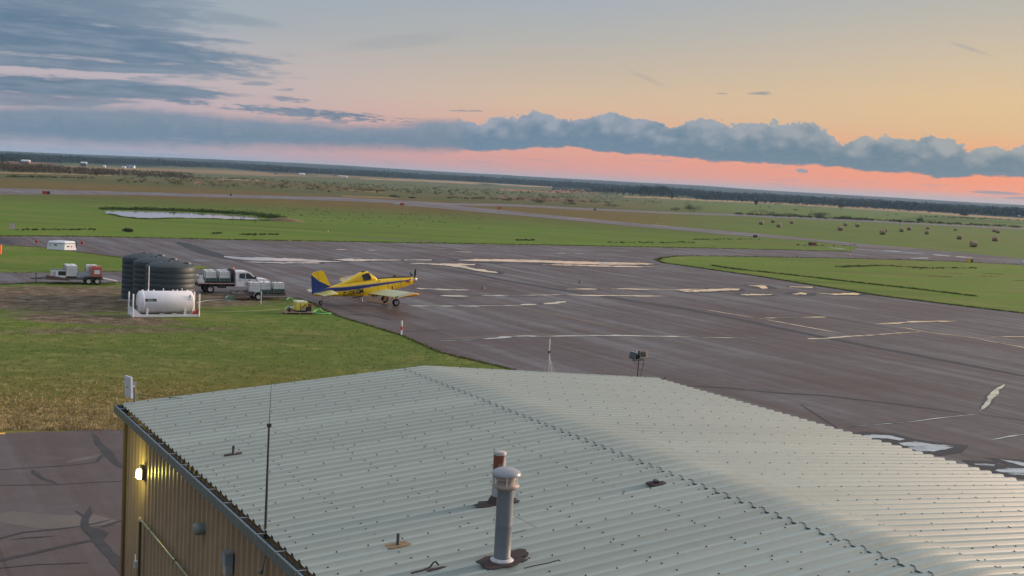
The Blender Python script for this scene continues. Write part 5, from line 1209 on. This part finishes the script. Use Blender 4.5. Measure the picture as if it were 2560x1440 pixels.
# local: x from rear (0) to front (7.4); y=0 is the near side, going away positive
b = MB(); b.box((1.75, 1.15, 1.02), (3.7, 2.3, .12)); bed = b.build('flatbed', CHR, t); MB().box((1.75, -.005, 1.03), (3.7, .03, .10)).build('bed_edge', mat('pinkish_rail', (.40, .28, .26), rough=.5), bed)
b = MB(); b.box((3.5, .75, .78), (6.6, .12, .24)); b.box((3.5, 1.55, .78), (6.6, .12, .24)); b.box((2.4, .35, .72), (.8, .5, .35)); b.build('chassis', BLK, t)
MB().box((3.58, 1.15, 1.75), (.10, 2.1, 1.36)).build('headache_rack', mat('rack_dark', (.05, .05, .055), rough=.6), t)
cab = MB()
side = [(3.72, .72), (6.35, .72), (6.35, 1.32), (6.05, 1.45), (5.35, 2.12), (5.05, 2.24), (4.0, 2.26), (3.74, 2.14)]
cab.loft([[(x_, y, z) for x_, z in side] for y in (.17,)] + [[(x_, y, z) for x_, z in side] for y in (2.13,)], sm=False)
cab = cab.build('cab', TW, t)
hood = MB(); hp = [(6.0, .70), (6.0, 1.46), (6.5, 1.50), (7.15, 1.44), (7.38, 1.30), (7.42, .80), (7.36, .62), (6.95, .62)]
hood.prism(hp, .14, 2.16, 'Y'); hood = hood.build('hood', TW, t)
for (poly, nm) in (([(4.12, 1.55), (4.12, 2.05), (4.72, 2.09), (4.72, 1.52)], 'rear_side_window'), ([(4.80, 1.52), (4.80, 2.09), (5.12, 2.07), (5.84, 1.50)], 'front_side_window')):
    for y in (.155, 2.131): MB().prism(poly, y, y+.014, 'Y').build(nm, GLS, cab)
b = MB(); b.loft([[(5.38, .32, 2.12), (5.38, 1.98, 2.12), (5.44, 1.98, 2.12), (5.44, .32, 2.12)], [(6.02, .24, 1.50), (6.02, 2.06, 1.50), (6.09, 2.06, 1.50), (6.09, .24, 1.50)]], sm=False); b.build('windscreen', GLS, cab)
for x_ in (4.75, 3.80, 5.95): MB().box((x_, .160, 1.10), (.014, .018, .80)).build('door_seam', BLK, cab)
for x_ in (4.22, 5.15): MB().box((x_, .14, 1.38), (.26, .03, .05)).build('door_handle', BLK, cab)
MB().box((5.72, -.02, 1.62), (.12, .22, .24)).build('mirror', BLK, cab)
MB().box((5.25, .155, .98), (.85, .012, .34)).build('door_decal', mat('decal_red', (.45, .20, .17), rough=.5), cab)
MB().bar((4.0, .10, .62), (5.9, .10, .62), .08).build('running_board', mat('board_grey', (.3, .3, .3)), t)
MB().box((7.40, 1.15, .80), (.06, 1.3, .40)).build('grille', BLK, hood)
for y in (.35, 1.95): MB().box((7.41, y, 1.05), (.06, .34, .28)).build('headlight', mat('headlight_glass', (.5, .52, .55), rough=.1), hood)
MB().box((7.48, 1.15, .56), (.14, 2.1, .22)).build('bumper', mat('bumper_chrome', (.5, .5, .5), rough=.25), t)
b = MB()
for k in range(11):
    a = math.pi*k/10; a2 = math.pi*(k+1)/10
    if k < 10: b.bar((6.62+.52*math.cos(a), .12, .62+.52*math.sin(a)), (6.62+.52*math.cos(a2), .12, .62+.52*math.sin(a2)), .06, .06)
b.build('wheel_arch', BLK, t)
def wheel(par, x_, y, r, w, rm, z=None):
    z = r if z is None else z
    o = MB().lathe([(r*.55, -w/2), (r*.9, -w/2), (r, -w*.35), (r, w*.35), (r*.9, w/2), (r*.55, w/2)], (x_, y, z), 22, axis='Y', cap=False).build('wheel', TYRE, par)
    MB().lathe([(0, -w*.30), (r*.22, -w*.38), (r*.45, -w*.28), (r*.60, -w*.51), (r*.60, w*.51), (r*.45, w*.28), (r*.2, w*.38), (0, w*.30)], (x_, y, z), 18, axis='Y').build('rim', rm, o)
    return o
for x_ in (1.18, 6.62):
    for y in (.20, 2.10): wheel(t, x_, y, .43, .26, RIM)
MB().box((.06, 1.15, .80), (.08, 2.1, .2)).build('rear_bumper', BLK, t)
for y in (.25, 2.05): MB().box((.0, y, .95), (.04, .22, .12)).build('tail_light', mat('tail_red', (.5, .03, .02), rough=.3), t)
b = MB(); b.box((.30, .45, 1.45), (.42, .62, .72), taper=(.6, .8)); b.box((.28, .45, 1.22), (.56, .7, .26)); b.build('hose_reel_box', mat('reel_white', (.66, .66, .66), rough=.4), t)
MB().tube([(.0, .4, 1.75), (-.22, .4, 1.80)], .12, 10).build('work_light', WHT, t); MB().tube([(.30, .4, 1.80), (.30, .4, 1.98), (.5, .4, 1.98)], .03, 8).build('pipe_stub', mat('stub_brown', (.2, .12, .08)), t)
MB().lathe([(.09, 0), (.09, .16), (.05, .22), (0, .22)], (3.56, .5, 2.43), 12).build('beacon', mat('amber_beacon', (.8, .16, .02), rough=.3), t)
TM = Matrix.Translation(rr0) @ Matrix.Rotation(TR, 4, 'Z')
for (x_, y, lab, kw) in [(1.25, .62, 'white caged tote on the truck bed, rear one on the near side', {}), (2.62, .62, 'white caged tote on the truck bed, near side against the cab rack', {}), (1.35, 1.70, 'white caged tote on the truck bed, rear one on the far side', {}), (2.72, 1.70, 'white caged tote on the truck bed, far side against the cab rack', {})]:
    make_tote(lab, TM @ Vector((x_, y, 1.12 + (.05 if y > 1 else 0))), TR, lowh=.34)
# ------------------------------------------------------------------ near trailer
g = G(585, 751); t = thing('flat_trailer', 'grey single axle flat trailer with pale fender, loaded with white totes', 'trailer', g, R(27)); NT = Matrix.Translation(g) @ Matrix.Rotation(R(27), 4, 'Z')
DKS = mat('trailer_dark_steel', (.11, .10, .095), rough=.7, vary=.3, vscale=3); PLK = mat('trailer_plank', (.20, .17, .15), rough=.85, vary=.3, vscale=4)
b = MB(); b.box((2.6, .08, .52), (5.0, .07, .14)); b.box((2.6, 1.95, .52), (5.0, .07, .14)); [b.box((x_, 1.0, .50), (.07, 1.8, .1)) for x_ in (.15, 1.4, 2.6, 3.8, 5.05)]; b.build('frame', DKS, t)
for k in range(7): MB().box((2.6, .22+k*.26, .60), (4.95, .235, .035)).build('plank', PLK, t)
b = MB(); b.bar((.1, .06, .72), (1.8, .06, .72), .05); b.bar((.1, .06, .88), (1.8, .06, .88), .04); [b.bar((x_, .06, .5), (x_, .06, .9), .05) for x_ in (.1, .68, 1.25, 1.8)]; b.build('side_rail', mat('rusty_rail', (.19, .11, .085), rough=.8, vary=.3), t)
b = MB(); b.bar((.1, 1.95, .75), (1.7, 1.95, .75), .05); [b.bar((x_, 1.95, .5), (x_, 1.95, .85), .05) for x_ in (.1, .9, 1.7)]; b.bar((-.0, .1, .6), (-.75, 1.0, .50), .07); b.bar((0, 1.9, .6), (-.75, 1.0, .50), .07); b.build('drawbar', DKS, t)
b = MB(); b.bar((3.3, .06, .80), (5.1, .06, .80), .05); [b.bar((x_, .06, .5), (x_, .06, 1.15 if x_ < 4.4 else .85), .05) for x_ in (3.3, 3.9, 4.5, 5.1)]; b.bar((5.1, .06, .82), (5.1, 1.95, .82), .05); b.build('side_rail', mat('brown_rail', (.17, .12, .10), rough=.8), t)
for y in (-.02, 2.02): wheel(t, 2.35, y, .36, .22, RIMW)
b = MB()
for k in range(9):
    a, a2 = math.pi*k/9, math.pi*(k+1)/9; b.bar((2.35+.47*math.cos(a), -.04, .40+.47*math.sin(a)), (2.35+.47*math.cos(a2), -.04, .40+.47*math.sin(a2)), .26, .03)
b.build('fender', mat('fender_grey', (.42, .42, .41), rough=.5), t)
b = MB(); b.tube([(.5, 1.4, .62), (.8, .9, .82), (1.1, .6, .80), (1.3, .9, .66)], .05, 8); b.build('loose_hose', mat('dull_green_hose', (.05, .13, .09), rough=.5), t)
MB().box((1.35, .9, .78), (.35, .4, .3)).build('pump_engine', mat('engine_dark', (.08, .08, .08), rough=.6), t)
for (x_, y, z, lab, lh) in [(2.05, .62, .62, 'white caged tote over the wheel of the near trailer, frontmost', .12), (3.12, .80, .62, 'white caged tote in the middle of the near trailer', .30), (4.45, .62, .62, 'half full pale tote at the right end of the near trailer', .42), (3.3, 1.55, .62, 'white caged tote at the back of the near trailer, half hidden', .34)]:
    make_tote(lab, NT @ Vector((x_, y, z)), R(27), lowh=lh, panel=None)
# ------------------------------------------------------------------ far left trailer
g = G(118, 711); AN = R(26); t = thing('tandem_trailer', 'dark tandem axle trailer on the access strip with cream wheel rims', 'trailer', g, AN); FT = Matrix.Translation(g) @ Matrix.Rotation(AN, 4, 'Z')
b = MB(); b.box((2.7, .05, .58), (5.4, .08, .16)); b.box((2.7, 2.0, .58), (5.4, .08, .16)); b.box((2.7, 1.0, .62), (5.4, 1.9, .06)); b.build('deck', DKS, t)
b = MB(); b.bar((0, .1, .55), (-1.5, 1.0, .5), .1); b.bar((0, 1.95, .55), (-1.5, 1.0, .5), .1); b.bar((-1.0, 1.0, .1), (-1.0, 1.0, 1.0), .08); b.box((-1.0, 1.0, 1.0), (.18, .12, .10)); b.build('drawbar', DKS, t)
b = MB(); b.prism([(-.1, .50), (2.1, .40), (2.1, .62), (-.1, .95)], .0, .05, 'Y'); b.build('side_board', mat('red_brown_board', (.12, .07, .06), rough=.8, vary=.3), t)
for x_ in (3.95, 4.80):
    for y in (-.03, 2.05): wheel(t, x_, y, .37, .22, RIMW)
b = MB(); b.box((4.4, -.04, .86), (1.9, .28, .04)); b.build('fender', DKS, t)
b = MB(); b.loft([[(5.4, .2, .62), (5.4, 1.8, .62), (5.4, 1.8, .56), (5.4, .2, .56)], [(6.9, .3, .35), (6.9, 1.7, .35), (6.9, 1.7, .30), (6.9, .3, .30)]], sm=False); b.build('ramp', mat('ramp_grey', (.36, .34, .33), rough=.6), t)
FTP = lambda x_, y, z: FT @ Vector((x_, y, z))
c = thing('generator_box', 'low white generator box with dark window, at the left end of the tandem trailer', 'generator', FTP(1.15, .62, .66), AN)
MB().box((0, 0, .42), (1.55, .95, .78)).build('housing', TW, c); MB().box((.25, -.485, .48), (.72, .02, .42)).build('louvre_panel', BLK, c); MB().box((0, 0, .83), (1.6, 1.0, .04)).build('lid', GRYP, c); MB().box((-.5, -.485, .4), (.3, .02, .5)).build('side_panel', mat('panel_blue_grey', (.35, .40, .46)), c)
make_tote('tall white tote standing in the middle of the tandem trailer', FTP(2.25, 1.35, .70), AN, lowh=.0, hh=1.2)
make_tote('tall white tote right of the generator box on the tandem trailer', FTP(2.35, .60, .70), AN, lowh=.10, low=mat('tan_bottom', (.40, .32, .22)), hh=1.15)
c = thing('bottle_crate', 'low blue-grey crate of water drums between the totes on the tandem trailer', 'crate', FTP(3.45, .60, .66), AN); b = MB()
for i in range(4):
    for j in range(3): b.lathe([(.15, 0), (.15, .5), (.06, .58), (.06, .62), (0, .62)], (-.45+i*.31, -.3+j*.31, 0), 10)
b.build('drums', mat('drum_blue_grey', (.24, .29, .33), rough=.4, vary=.3, vscale=3), c, kind='stuff'); MB().box((0, -.5, .30), (1.3, .02, .5)).build('crate_side', mat('crate_side', (.30, .34, .37), vary=.3, vscale=6), c)
make_tote('orange-red tote with a white label at the right end of the tandem trailer', FTP(4.72, .55, .66), AN, lowh=0, body=mat('orange_red_tote', (.55, .13, .07), rough=.5, vary=.15), panel=WHT, hh=1.15)
make_tote('pale tote behind the orange-red tote on the tandem trailer', FTP(4.35, 1.45, .66), AN, lowh=0, hh=1.2)

# ------------------------------------------------------------------ yellow tote pallet with pump and hoses
g = G(712, 786); AP = R(24); t = thing('wooden_skid', 'worn wooden skid with pump and engine on the grass edge', 'pallet', g, AP); PM = Matrix.Translation(g) @ Matrix.Rotation(AP, 4, 'Z')
WDN = mat('weathered_planks', (.26, .17, .13), rough=.85, vary=.3, vscale=6)
for k in range(5): MB().box((1.35, .12+k*.24, .14), (2.75, .20, .04)).build('plank', WDN, t)
for x_ in (.15, 1.35, 2.55): MB().box((x_, .6, .07), (.12, 1.2, .10)).build('bearer', WDN, t)
c = thing('yellow_tote', 'small yellow caged tote with a pale lid and black diagonal mark', 'tote', PM @ Vector((1.62, 1.05, .17)), R(33))
YT = mat('yellow_tote_plastic', (.70, .55, .08), rough=.45, vary=.12); body = MB().box((0, 0, .48), (1.0, .9, .72), taper=(1.02, 1.02)).build('bottle', YT, c)
MB().box((0, 0, .90), (1.08, .98, .12), taper=(.9, .9)).build('lid', mat('pale_lid', (.55, .58, .42), rough=.4), c); MB().box((0, 0, .07), (1.0, .9, .12)).build('base', BLK, c)
MB().bar((-.02, -.465, .34), (.36, -.465, .68), .02, .07).build('black_mark', BLK, c); MB().box((-.16, -.463, .45), (.05, .02, .62)).build('strap', mat('strap_brown', (.2, .12, .03)), c); MB().tube([(.3, -.2, .95), (.42, -.1, 1.02)], .05, 8).build('cap', BLK, c)
c = thing('pump_engine', 'small black and red pump engine on the right part of the wooden skid', 'pump', PM @ Vector((2.25, .45, .16)), AP)
MB().box((0, 0, .28), (.42, .40, .40)).build('engine', mat('engine_black', (.03, .03, .03), vary=.3, rough=.5), c); MB().box((.12, .10, .62), (.26, .20, .24)).build('fuel_cap_cover', mat('dull_red_cover', (.22, .06, .04)), c); MB().tube([(-.3, 0, .2), (-.55, 0, .2)], .12, 10).build('pump_head', mat('pump_grey', (.25, .26, .27)), c); MB().box((.32, .1, .55), (.06, .05, .5)).build('handle', mat('handle_tan', (.5, .3, .2)), c)
c = thing('pipe_fitting', 'small red and white pipe fitting at the left part of the wooden skid', 'fitting', PM @ Vector((.55, .5, .16)), AP)
MB().lathe([(.16, -.2), (.18, 0), (.16, .2)], (0, 0, .22), 12, axis='X').build('body', BLK, c); MB().box((.12, -.12, .18), (.22, .16, .16)).build('red_valve', mat('rust_red', (.35, .08, .05)), c); MB().box((.15, -.05, .42), (.24, .14, .12)).build('white_cover', WHT, c)
HG = mat('bright_green_hose', (.12, .42, .10), rough=.4, vary=.1, spec=.4); HGD = mat('dark_green_hose', (.05, .20, .10), rough=.45)
def hose(label, pts, r, m, z0=.05):
    P_ = [G(a, b_) + Vector((0, 0, c_)) for a, b_, c_ in pts]; P2 = []
    for i in range(len(P_)-1):
        p0, p1, p2, p3 = P_[max(i-1, 0)], P_[i], P_[i+1], P_[min(i+2, len(P_)-1)]
        for k in range(6):
            u = k/6; P2.append(.5*((2*p1) + (p2-p0)*u + (2*p0-5*p1+4*p2-p3)*u*u + (3*p1-p0-3*p2+p3)*u**3))
    P2.append(P_[-1]); o = P2[0].copy(); me = MB().tube([p-o for p in P2], r, 8).mesh('hose', m)
    return put('hose', me, None, label, 'hose', None, None, o)
hose('bright green suction hose looped on the grass right of the wooden skid', [(781, 786, .06), (790, 779, .06), (800, 776, .2), (806, 781, .06), (826, 785, .06), (812, 786, .06), (790, 786, .06), (783, 781, .06), (792, 777, .1)], .06, HG)
hose('green hose running over the wooden skid from valve to engine', [(708, 781, .25), (722, 777, .42), (735, 779, .3), (752, 780, .3), (765, 779, .3), (774, 774, .25)], .05, HGD)
hose('short bright hose end with nozzle left of the yellow tote', [(716, 752, .10), (724, 748, .16), (735, 752, .10), (748, 758, .06)], .06, HG)
hose('dark hose lying in the grass from the skid towards the aeroplane', [(765, 776, .05), (785, 781, .04), (800, 785, .04), (820, 786, .04)], .045, HGD)
hose('thin dark line across the grass edge right of the near trailer', [(700, 743, .03), (722, 741, .03), (732, 740, .03)], .03, BLK)
hose('pale teal hose coiled at the left end of the near trailer', [(585, 745, .05), (570, 742, .05), (563, 748, .05), (575, 752, .05), (590, 753, .05)], .05, mat('teal_hose', (.10, .35, .27), rough=.4))
hose('pale hose lying on the grass right of the white tank', [(492, 757, .03), (520, 752, .03), (550, 751, .03), (575, 753, .03)], .035, mat('pale_hose', (.35, .42, .33), rough=.5))
hose('thin pale cord on the grass in front of the near trailer', [(505, 780, .02), (560, 780, .02), (620, 778, .02), (700, 774, .02)], .02, mat('pale_cord', (.32, .34, .22)))
hose('short pale pipe lying at the left foot of the dark tanks', [(296, 751, .03), (330, 752, .03)], .05, mat('pale_pipe', (.42, .42, .44)))
# ------------------------------------------------------------------ markers
def post(px, py, h, r, bands, label, name='marker_post', group=None):
    g = G(px, py); t = thing(name, label, 'marker', g, 0, group); z = 0
    for f, m in bands: MB().tube([(0, 0, z), (0, 0, z+f*h)], r, 10).build('band', m, t); z += f*h
    return t
RD = mat('marker_red', (.55, .035, .02), rough=.5); ORG = mat('marker_orange', (.75, .14, .03), rough=.5)
post(1003, 838, 1.18, .075, [(.35, WHT), (.25, RD), (.08, mat('band_cream', (.65, .4, .35))), (.32, WHT)], 'white and red banded marker post on the grass by the apron')
for px, py, lab, disc in [(64, 614, 'thin red stake marker, farthest left on the taxiway edge', 0), (91, 610, 'red disc marker between the thin stake and the white enclosure', 1), (182, 617, 'red stake marker close to the right side of the white enclosure', 0), (205, 613, 'red disc marker standing right of the white enclosure', 1)]:
    g = G(px, py); t = thing('edge_marker', lab, 'marker', g, 0, 'red taxiway edge markers')
    MB().tube([(0, 0, 0), (0, 0, .45)], .03, 6).build('stem', RD, t)
    if disc: MB().lathe([(0, -.08), (.2, -.06), (.24, 0), (.2, .06), (0, .08)], (0, 0, .42), 12, axis='Y').build('disc', RD, t)
    else: MB().tube([(0, 0, .1), (0, 0, .55)], .06, 8).build('sleeve', RD, t)
g = G(-2, 635); t = thing('orange_barrier', 'orange barrier cut off by the left edge beside the grass strip', 'barrier', g); MB().box((0, 0, .6), (.5, .3, 1.2)).build('body', ORG, t)
# white box enclosure on the grass strip
g = G(117, 624); t = thing('white_enclosure', 'small white vehicle canopy shell with dark windows set on the grass', 'canopy shell', g, R(10))
WE = mat('shell_white', (.74, .76, .80), rough=.4, vary=.06); s5 = 3.0
b = MB(); pf = [(0, 0, .0), (2.25, 0, 0), (3.75, .9, 0), (2.0, 3.0, 0), (0, 2.6, 0)]
b.loft([[(0, 0, .05), (2.4, -.35, .05), (3.75, .9, .05), (1.6, 1.6, .05)], [(.06, .04, .95), (2.42, -.28, .95), (3.7, .9, .98), (1.6, 1.5, .98)], [(.25, .22, 1.25), (2.35, -.02, 1.25), (3.45, .92, 1.28), (1.6, 1.4, 1.28)]], sm=False); b.build('shell', WE, t)
b = MB(); b.bar((.05, .0, .98), (2.42, -.33, .98), .05); b.bar((2.42, -.33, .98), (3.74, .9, 1.0), .05); b.build('roof_seam', BLK, t)
MB().bar((.98, -.16, .72), (1.38, -.22, .72), .03, .14).build('window', GLS, t); MB().bar((.35, -.07, .62), (.52, -.09, .62), .03, .16).build('handle_plate', mat('plate_grey', (.2, .2, .2)), t)
MB().bar((2.72, -.05, .55), (2.95, .16, .55), .03, .16).build('window', GLS, t); MB().bar((3.2, .38, .55), (3.28, .46, .55), .03, .22).build('red_tag', RD, t)
b = MB(); b.bar((3.76, .92, .4), (3.76, .92, 1.1), .10); b.build('end_frame', BLK, t)
# airfield signs
def sign_(px, py, w, h, cols, label, z=.25, face=0.0):
    g = G(px, py); d = g.length; W_ = w/FOC*d; H_ = h/FOC*d; t = thing('airfield_sign', label, 'sign', g, face + math.atan2(-g.x, g.y)*0 , 'airfield signs'); n = len(cols)
    z_ = H_*.18
    for x_ in (-W_*.35, W_*.35): MB().tube([(x_, 0, 0), (x_, 0, z_+.05)], .05, 6).build('leg', mat('sign_leg', (.3, .25, .2)), t)
    MB().box((0, .08, z_+H_/2), (W_*1.04, .12, H_*1.06)).build('frame', BLK, t)
    for i, m in enumerate(cols): MB().box((-W_/2+W_*(i+.5)/n, .005, z_+H_/2), (W_/n, .02, H_)).build('panel', m, t)
    return t
SR = mat('sign_red', (.50, .035, .02), rough=.4); SB = mat('sign_black', (.025, .025, .025), rough=.4); SY = mat('sign_yellow', (.75, .50, .02), rough=.4); SC_ = mat('sign_cream', (.62, .50, .46), rough=.5)
t = sign_(30, 575, 13, 13, [SC_], 'square cream sign on two legs at the far left of the infield'); 
for k in range(3): MB().box((-.25+k*.2, -.012, .75), (.06, .01, .42)).build('figure', mat('sign_grey_figure', (.35, .28, .26)), t)
t = sign_(115, 486, 17, 6, [SR, SR, SB], 'long red sign with black end on the runway edge at far left')
t = sign_(1005, 514, 10, 5, [SR], 'small red sign at the split of runway and taxiway, left one')
t = sign_(1248, 524, 9, 6, [mat('sign_orange', (.6, .14, .06))], 'small orange-red sign between taxiway and runway, right one')
t = sign_(577, 491, 3, 5, [SB], 'tiny black marker board on the runway edge above the pond')
t = sign_(1487, 526.5, 5, 4, [SB], 'small black board in front of the wet gleaming runway')
t = sign_(1888, 595, 10, 6, [mat('sign_dark_grey', (.06, .055, .05))], 'dark grey sign at the edge of the long taxiway')
for k in (-1, 0, 1): MB().box((k*.32, -.012, .45), (.10, .01, .25)).build('figure', mat('sign_brown_figure', (.16, .09, .07)), t)
t = sign_(2031, 615, 19, 7, [SB, mat('sign_maroon', (.26, .05, .06)), mat('sign_maroon2', (.28, .06, .07))], 'black and maroon sign on the narrow grass tip between taxiways')
MB().box((-.85, -.012, .42), (.14, .01, .14)).build('figure', SY, t)
t = sign_(2424, 657, 14, 7, [SY, SY, SB], 'yellow and black direction sign beside the puddled taxiway')
for k in (-1, 0): MB().box((k*.35-.15, -.012, .42), (.05, .01, .3)).build('figure', SB, t)
t = sign_(2557, 659, 9, 8, [WHT], 'white board cut off by the right edge of the picture')
# windsock
g = G(497, 481); d = g.length; t = thing('windsock', 'orange and white windsock on a slim mast beyond the runway', 'windsock', g); hh_ = 24/FOC*d
MB().tube([(0, 0, 0), (-.1, 0, hh_)], .10, 6).build('mast', mat('windsock_mast', (.22, .18, .14)), t); L0 = Vector((-.3, 0, hh_)); dv = Vector((-2.1, 0, -1.15))
for i in range(4): MB().tube([L0+dv*(i*.25), L0+dv*((i+1)*.25)], [.50-.08*i, .42-.08*i], 10).build('band', ORG if i % 2 == 0 else WHT, t)
# tapered poles
for px, py, h, lab in [(302, 440, 17, 'thin pale pole in the field at left'), (557, 449, 12, 'thin pale pole left of the centre fields'), (1230, 478, 14, 'orange-topped thin pole in the middle distance'), (1609, 491, 12, 'thin pale pole in front of the shelter belt')]:
    g = GT(px, py); d = g.length; t = thing('utility_pole', lab, 'pole', g, 0, 'thin poles in the far fields'); MB().tube([(0, 0, 0), (0, 0, h/FOC*d)], .22, 6).build('shaft', mat('pole_pale', (.32, .29, .24)), t); MB().box((0, 0, h/FOC*d), (.9, .2, .2)).build('crossarm', mat('pole_pale', (.3, .3, .3)), t)
# hay bales
def hay_f(q, b, c):
    X, Y, Z = q.xyz(q.obj()); r_q = q.m('SQRT', Y*Y + (Z-.9)*(Z-.9)); n = q.noise(q.scale(q.obj(), 2, 9, 9), 1, 4, .7)
    sp = q.m('SINE', r_q*38.0)*.5 + .5; q.put(b.inputs['Base Color'], q.mix(q.ss(n*.7+sp*.3, .3, .7), (.20, .14, .09, 1), (.42, .30, .20, 1))); b.inputs['Roughness'].default_value = 1
HAY = mat('hay', (.25, .18, .1), custom=hay_f, spec=.05); HAYE = mat('hay_end', (.32, .21, .14), rough=1, vary=.4, vscale=4, spec=.05)
b = MB(); b.lathe([(.80, -.80), (.90, -.74), (.93, -.3), (.91, 0), (.93, .3), (.90, .74), (.80, .80)], (0, 0, .88), 20, axis='X')
hm = b.mesh('roll', HAY); he = MB().lathe([(0, .83), (.5, .825), (.80, .80), (.80, .78), (0, .78)], (0, 0, .88), 20, axis='X').mesh('end_face', HAYE)
bales = [(1903, 561.5, 14, 'upper left corner of the bale field, leftmost of all'), (1932, 557, 13, 'second from the left, farther back'), (1947, 568, 14, 'left cluster, nearest of its four'), (1979, 559, 12, 'left cluster, farthest right and partly sunk'), (2100, 576.5, 15, 'centre left, in front of an upright bale'), (2113, 564.5, 11, 'centre left, standing behind a wider bale'), (2143, 567.5, 13, 'centre, last of the three centre left bales'),
         (2206, 586.5, 17, 'dark faced, nearest of the middle ones'), (2213, 579, 11, 'hidden behind the dark faced middle bale'), (2254, 579.5, 14, 'left one of a close pair right of the middle'), (2273, 575.5, 13, 'right one of a close pair right of the middle'), (2317, 585.5, 14, 'alone, in front of a tiny far bale'), (2319, 573.5, 10, 'tiny and far, behind a lone bale'), (2388, 577, 9, 'tiny flat, alone near the runway'),
         (2398, 598.5, 16, 'second nearest, left of the group at the right'), (2433, 617.5, 20, 'nearest and largest of all the bales'), (2487, 603, 17, 'in front of the dark weedy streak at right'), (2485, 580, 11, 'left one of the touching pair near the runway'), (2494, 583, 12, 'right one of the touching pair near the runway')]
for px, py, w, lab in bales:
    g = G(px, py); t = thing('hay_bale', 'round hay bale, ' + lab, 'hay bale', g, R(-12 + 14*math.sin(px)), 'round hay bales on the grass'); s_ = w/FOC*g.length/2.35
    t.scale = (s_, s_, s_*.92)
    put('roll', hm, t); o = put('end_face', he, t)
# far buildings
BW = mat('far_white_wall', (.72, .74, .76), rough=.6); BR = mat('far_grey_roof', (.34, .38, .42), rough=.6); BRD = mat('far_brown_wall', (.22, .13, .09), rough=.8); DKW = mat('far_dark_wall', (.05, .07, .09), rough=.7)
def house(px, py, w, h, label, wall=BW, roof=BR, name='barn', shed=None):
    g = GT(px, py); d = g.length; W_ = w/FOC*d; H_ = h/FOC*d; D_ = min(W_*.6, 14); t = thing(name, label, 'building', g, 0, 'far off farm buildings')
    MB().box((0, D_/2, H_*.33), (W_, D_, H_*.7)).build('wall', wall, t)
    b = MB(); b.prism([(-.3, H_*.66), (D_/2, H_), (D_+.3, H_*.66)], -W_/2-.3, W_/2+.3, 'X'); b.build('roof', roof, t)
    for k in (-.3, .15): MB().box((W_*k, -.06, H_*.25), (W_*.12, .1, H_*.4)).build('door', DKW, t)
    return t
house(325, 421, 18, 10, 'largest far barn with pale blue wall, dark right end', mat('pale_blue_wall', (.50, .62, .70)), DKW); house(309, 421, 8, 5, 'small white shed left of the largest pale blue barn', BW, BW)
house(260, 419, 6, 6, 'tiny white hut alone between two groups of farm buildings', BW, BW); house(208, 416, 13, 11, 'far barn with pale roof and dark wall, left of the tiny hut', DKW, mat('pale_roof', (.62, .64, .66)))
house(62, 411, 18, 11, 'far barn with white roof and red-brown wall at the left', BRD, mat('pale_roof', (.6, .6, .6))); house(20, 410, 8, 7, 'small red-brown shed at the far left edge of the bushland', BRD, BRD)
house(735, 430, 6, 5, 'tiny white house on the slope, left of two', BW, BW); house(743, 430, 5, 4, 'tiny white house on the slope, right of two'); house(754, 438, 13, 5, 'white shed just below the two tiny slope houses', BW, BW)
house(857, 445, 20, 6, 'long cream shed at the edge of the centre woods', mat('cream_wall', (.62, .56, .42)), mat('cream_roof', (.5, .45, .36))); house(690, 436, 10, 4, 'low brown shed half hidden by trees', BRD, BRD); house(838, 441, 9, 5, 'small brown shed among trees left of the long cream shed', BRD, BRD)
house(1725, 482, 18, 4, 'long white farm building right of the shelter belt', BW, BW); house(1745, 483, 8, 4, 'short white annex right of the long white farm building'); house(1992, 498, 13, 4, 'white shed in the woods above the left hay bales', BW, BW)
house(2362, 527, 13, 5, 'pale blue-grey shed at right woods edge', mat('pale_blue_wall', (.5, .6, .68))); house(2415, 531, 8, 6, 'grey house right of the pale blue-grey shed'); house(2482, 537, 8, 4, 'tiny pale roof in the right woods'); house(2519, 540, 14, 5, 'white roofed building near the right edge', DKW, BW); house(2548, 543, 12, 4, 'last white roofed building at the right edge', DKW, BW)
# small things lying on the apron
for px, py, lab in [(1207, 722, 'small dark cone-like lump on the apron ahead of the aeroplane'), (1450, 707, 'small pale lump on the open apron')]:
    g = G(px, py); t = thing('tie_down', lab, 'lump', g); MB().lathe([(.30, 0), (.22, .12), (.08, .30), (0, .32)], (0, 0, .02), 8).build('block', mat('lump_grey', (.10, .09, .085)), t)
# edge lights on the verges
n_ = 0
for px, py in [(797, 486), (1496, 556), (1643, 561), (1651, 546.5), (1180, 520), (2125, 641), (820, 583), (1400, 541)]:
    g = G(px, py); t = thing('edge_light', ['blue-white edge light on the far runway margin', 'yellowish edge light on the near margin of the long taxiway', 'pale edge light in the grass above the long taxiway', 'small dark edge light in the strip of infield grass', 'edge light where runway and taxiway split', 'edge light at the merging of the two taxiways', 'edge light in the infield below the pond', 'edge light on the upper margin of the long taxiway'][n_], 'light', g, 0, 'airfield edge lights'); n_ += 1
    MB().tube([(0, 0, 0), (0, 0, .35)], .06, 6).build('stem', mat('light_stem', (.4, .3, .15)), t); MB().lathe([(.1, .33), (.13, .42), (.08, .52), (0, .54)], (0, 0, 0), 8).build('lens', mat('lens_pale', (.7, .6, .4)), t)
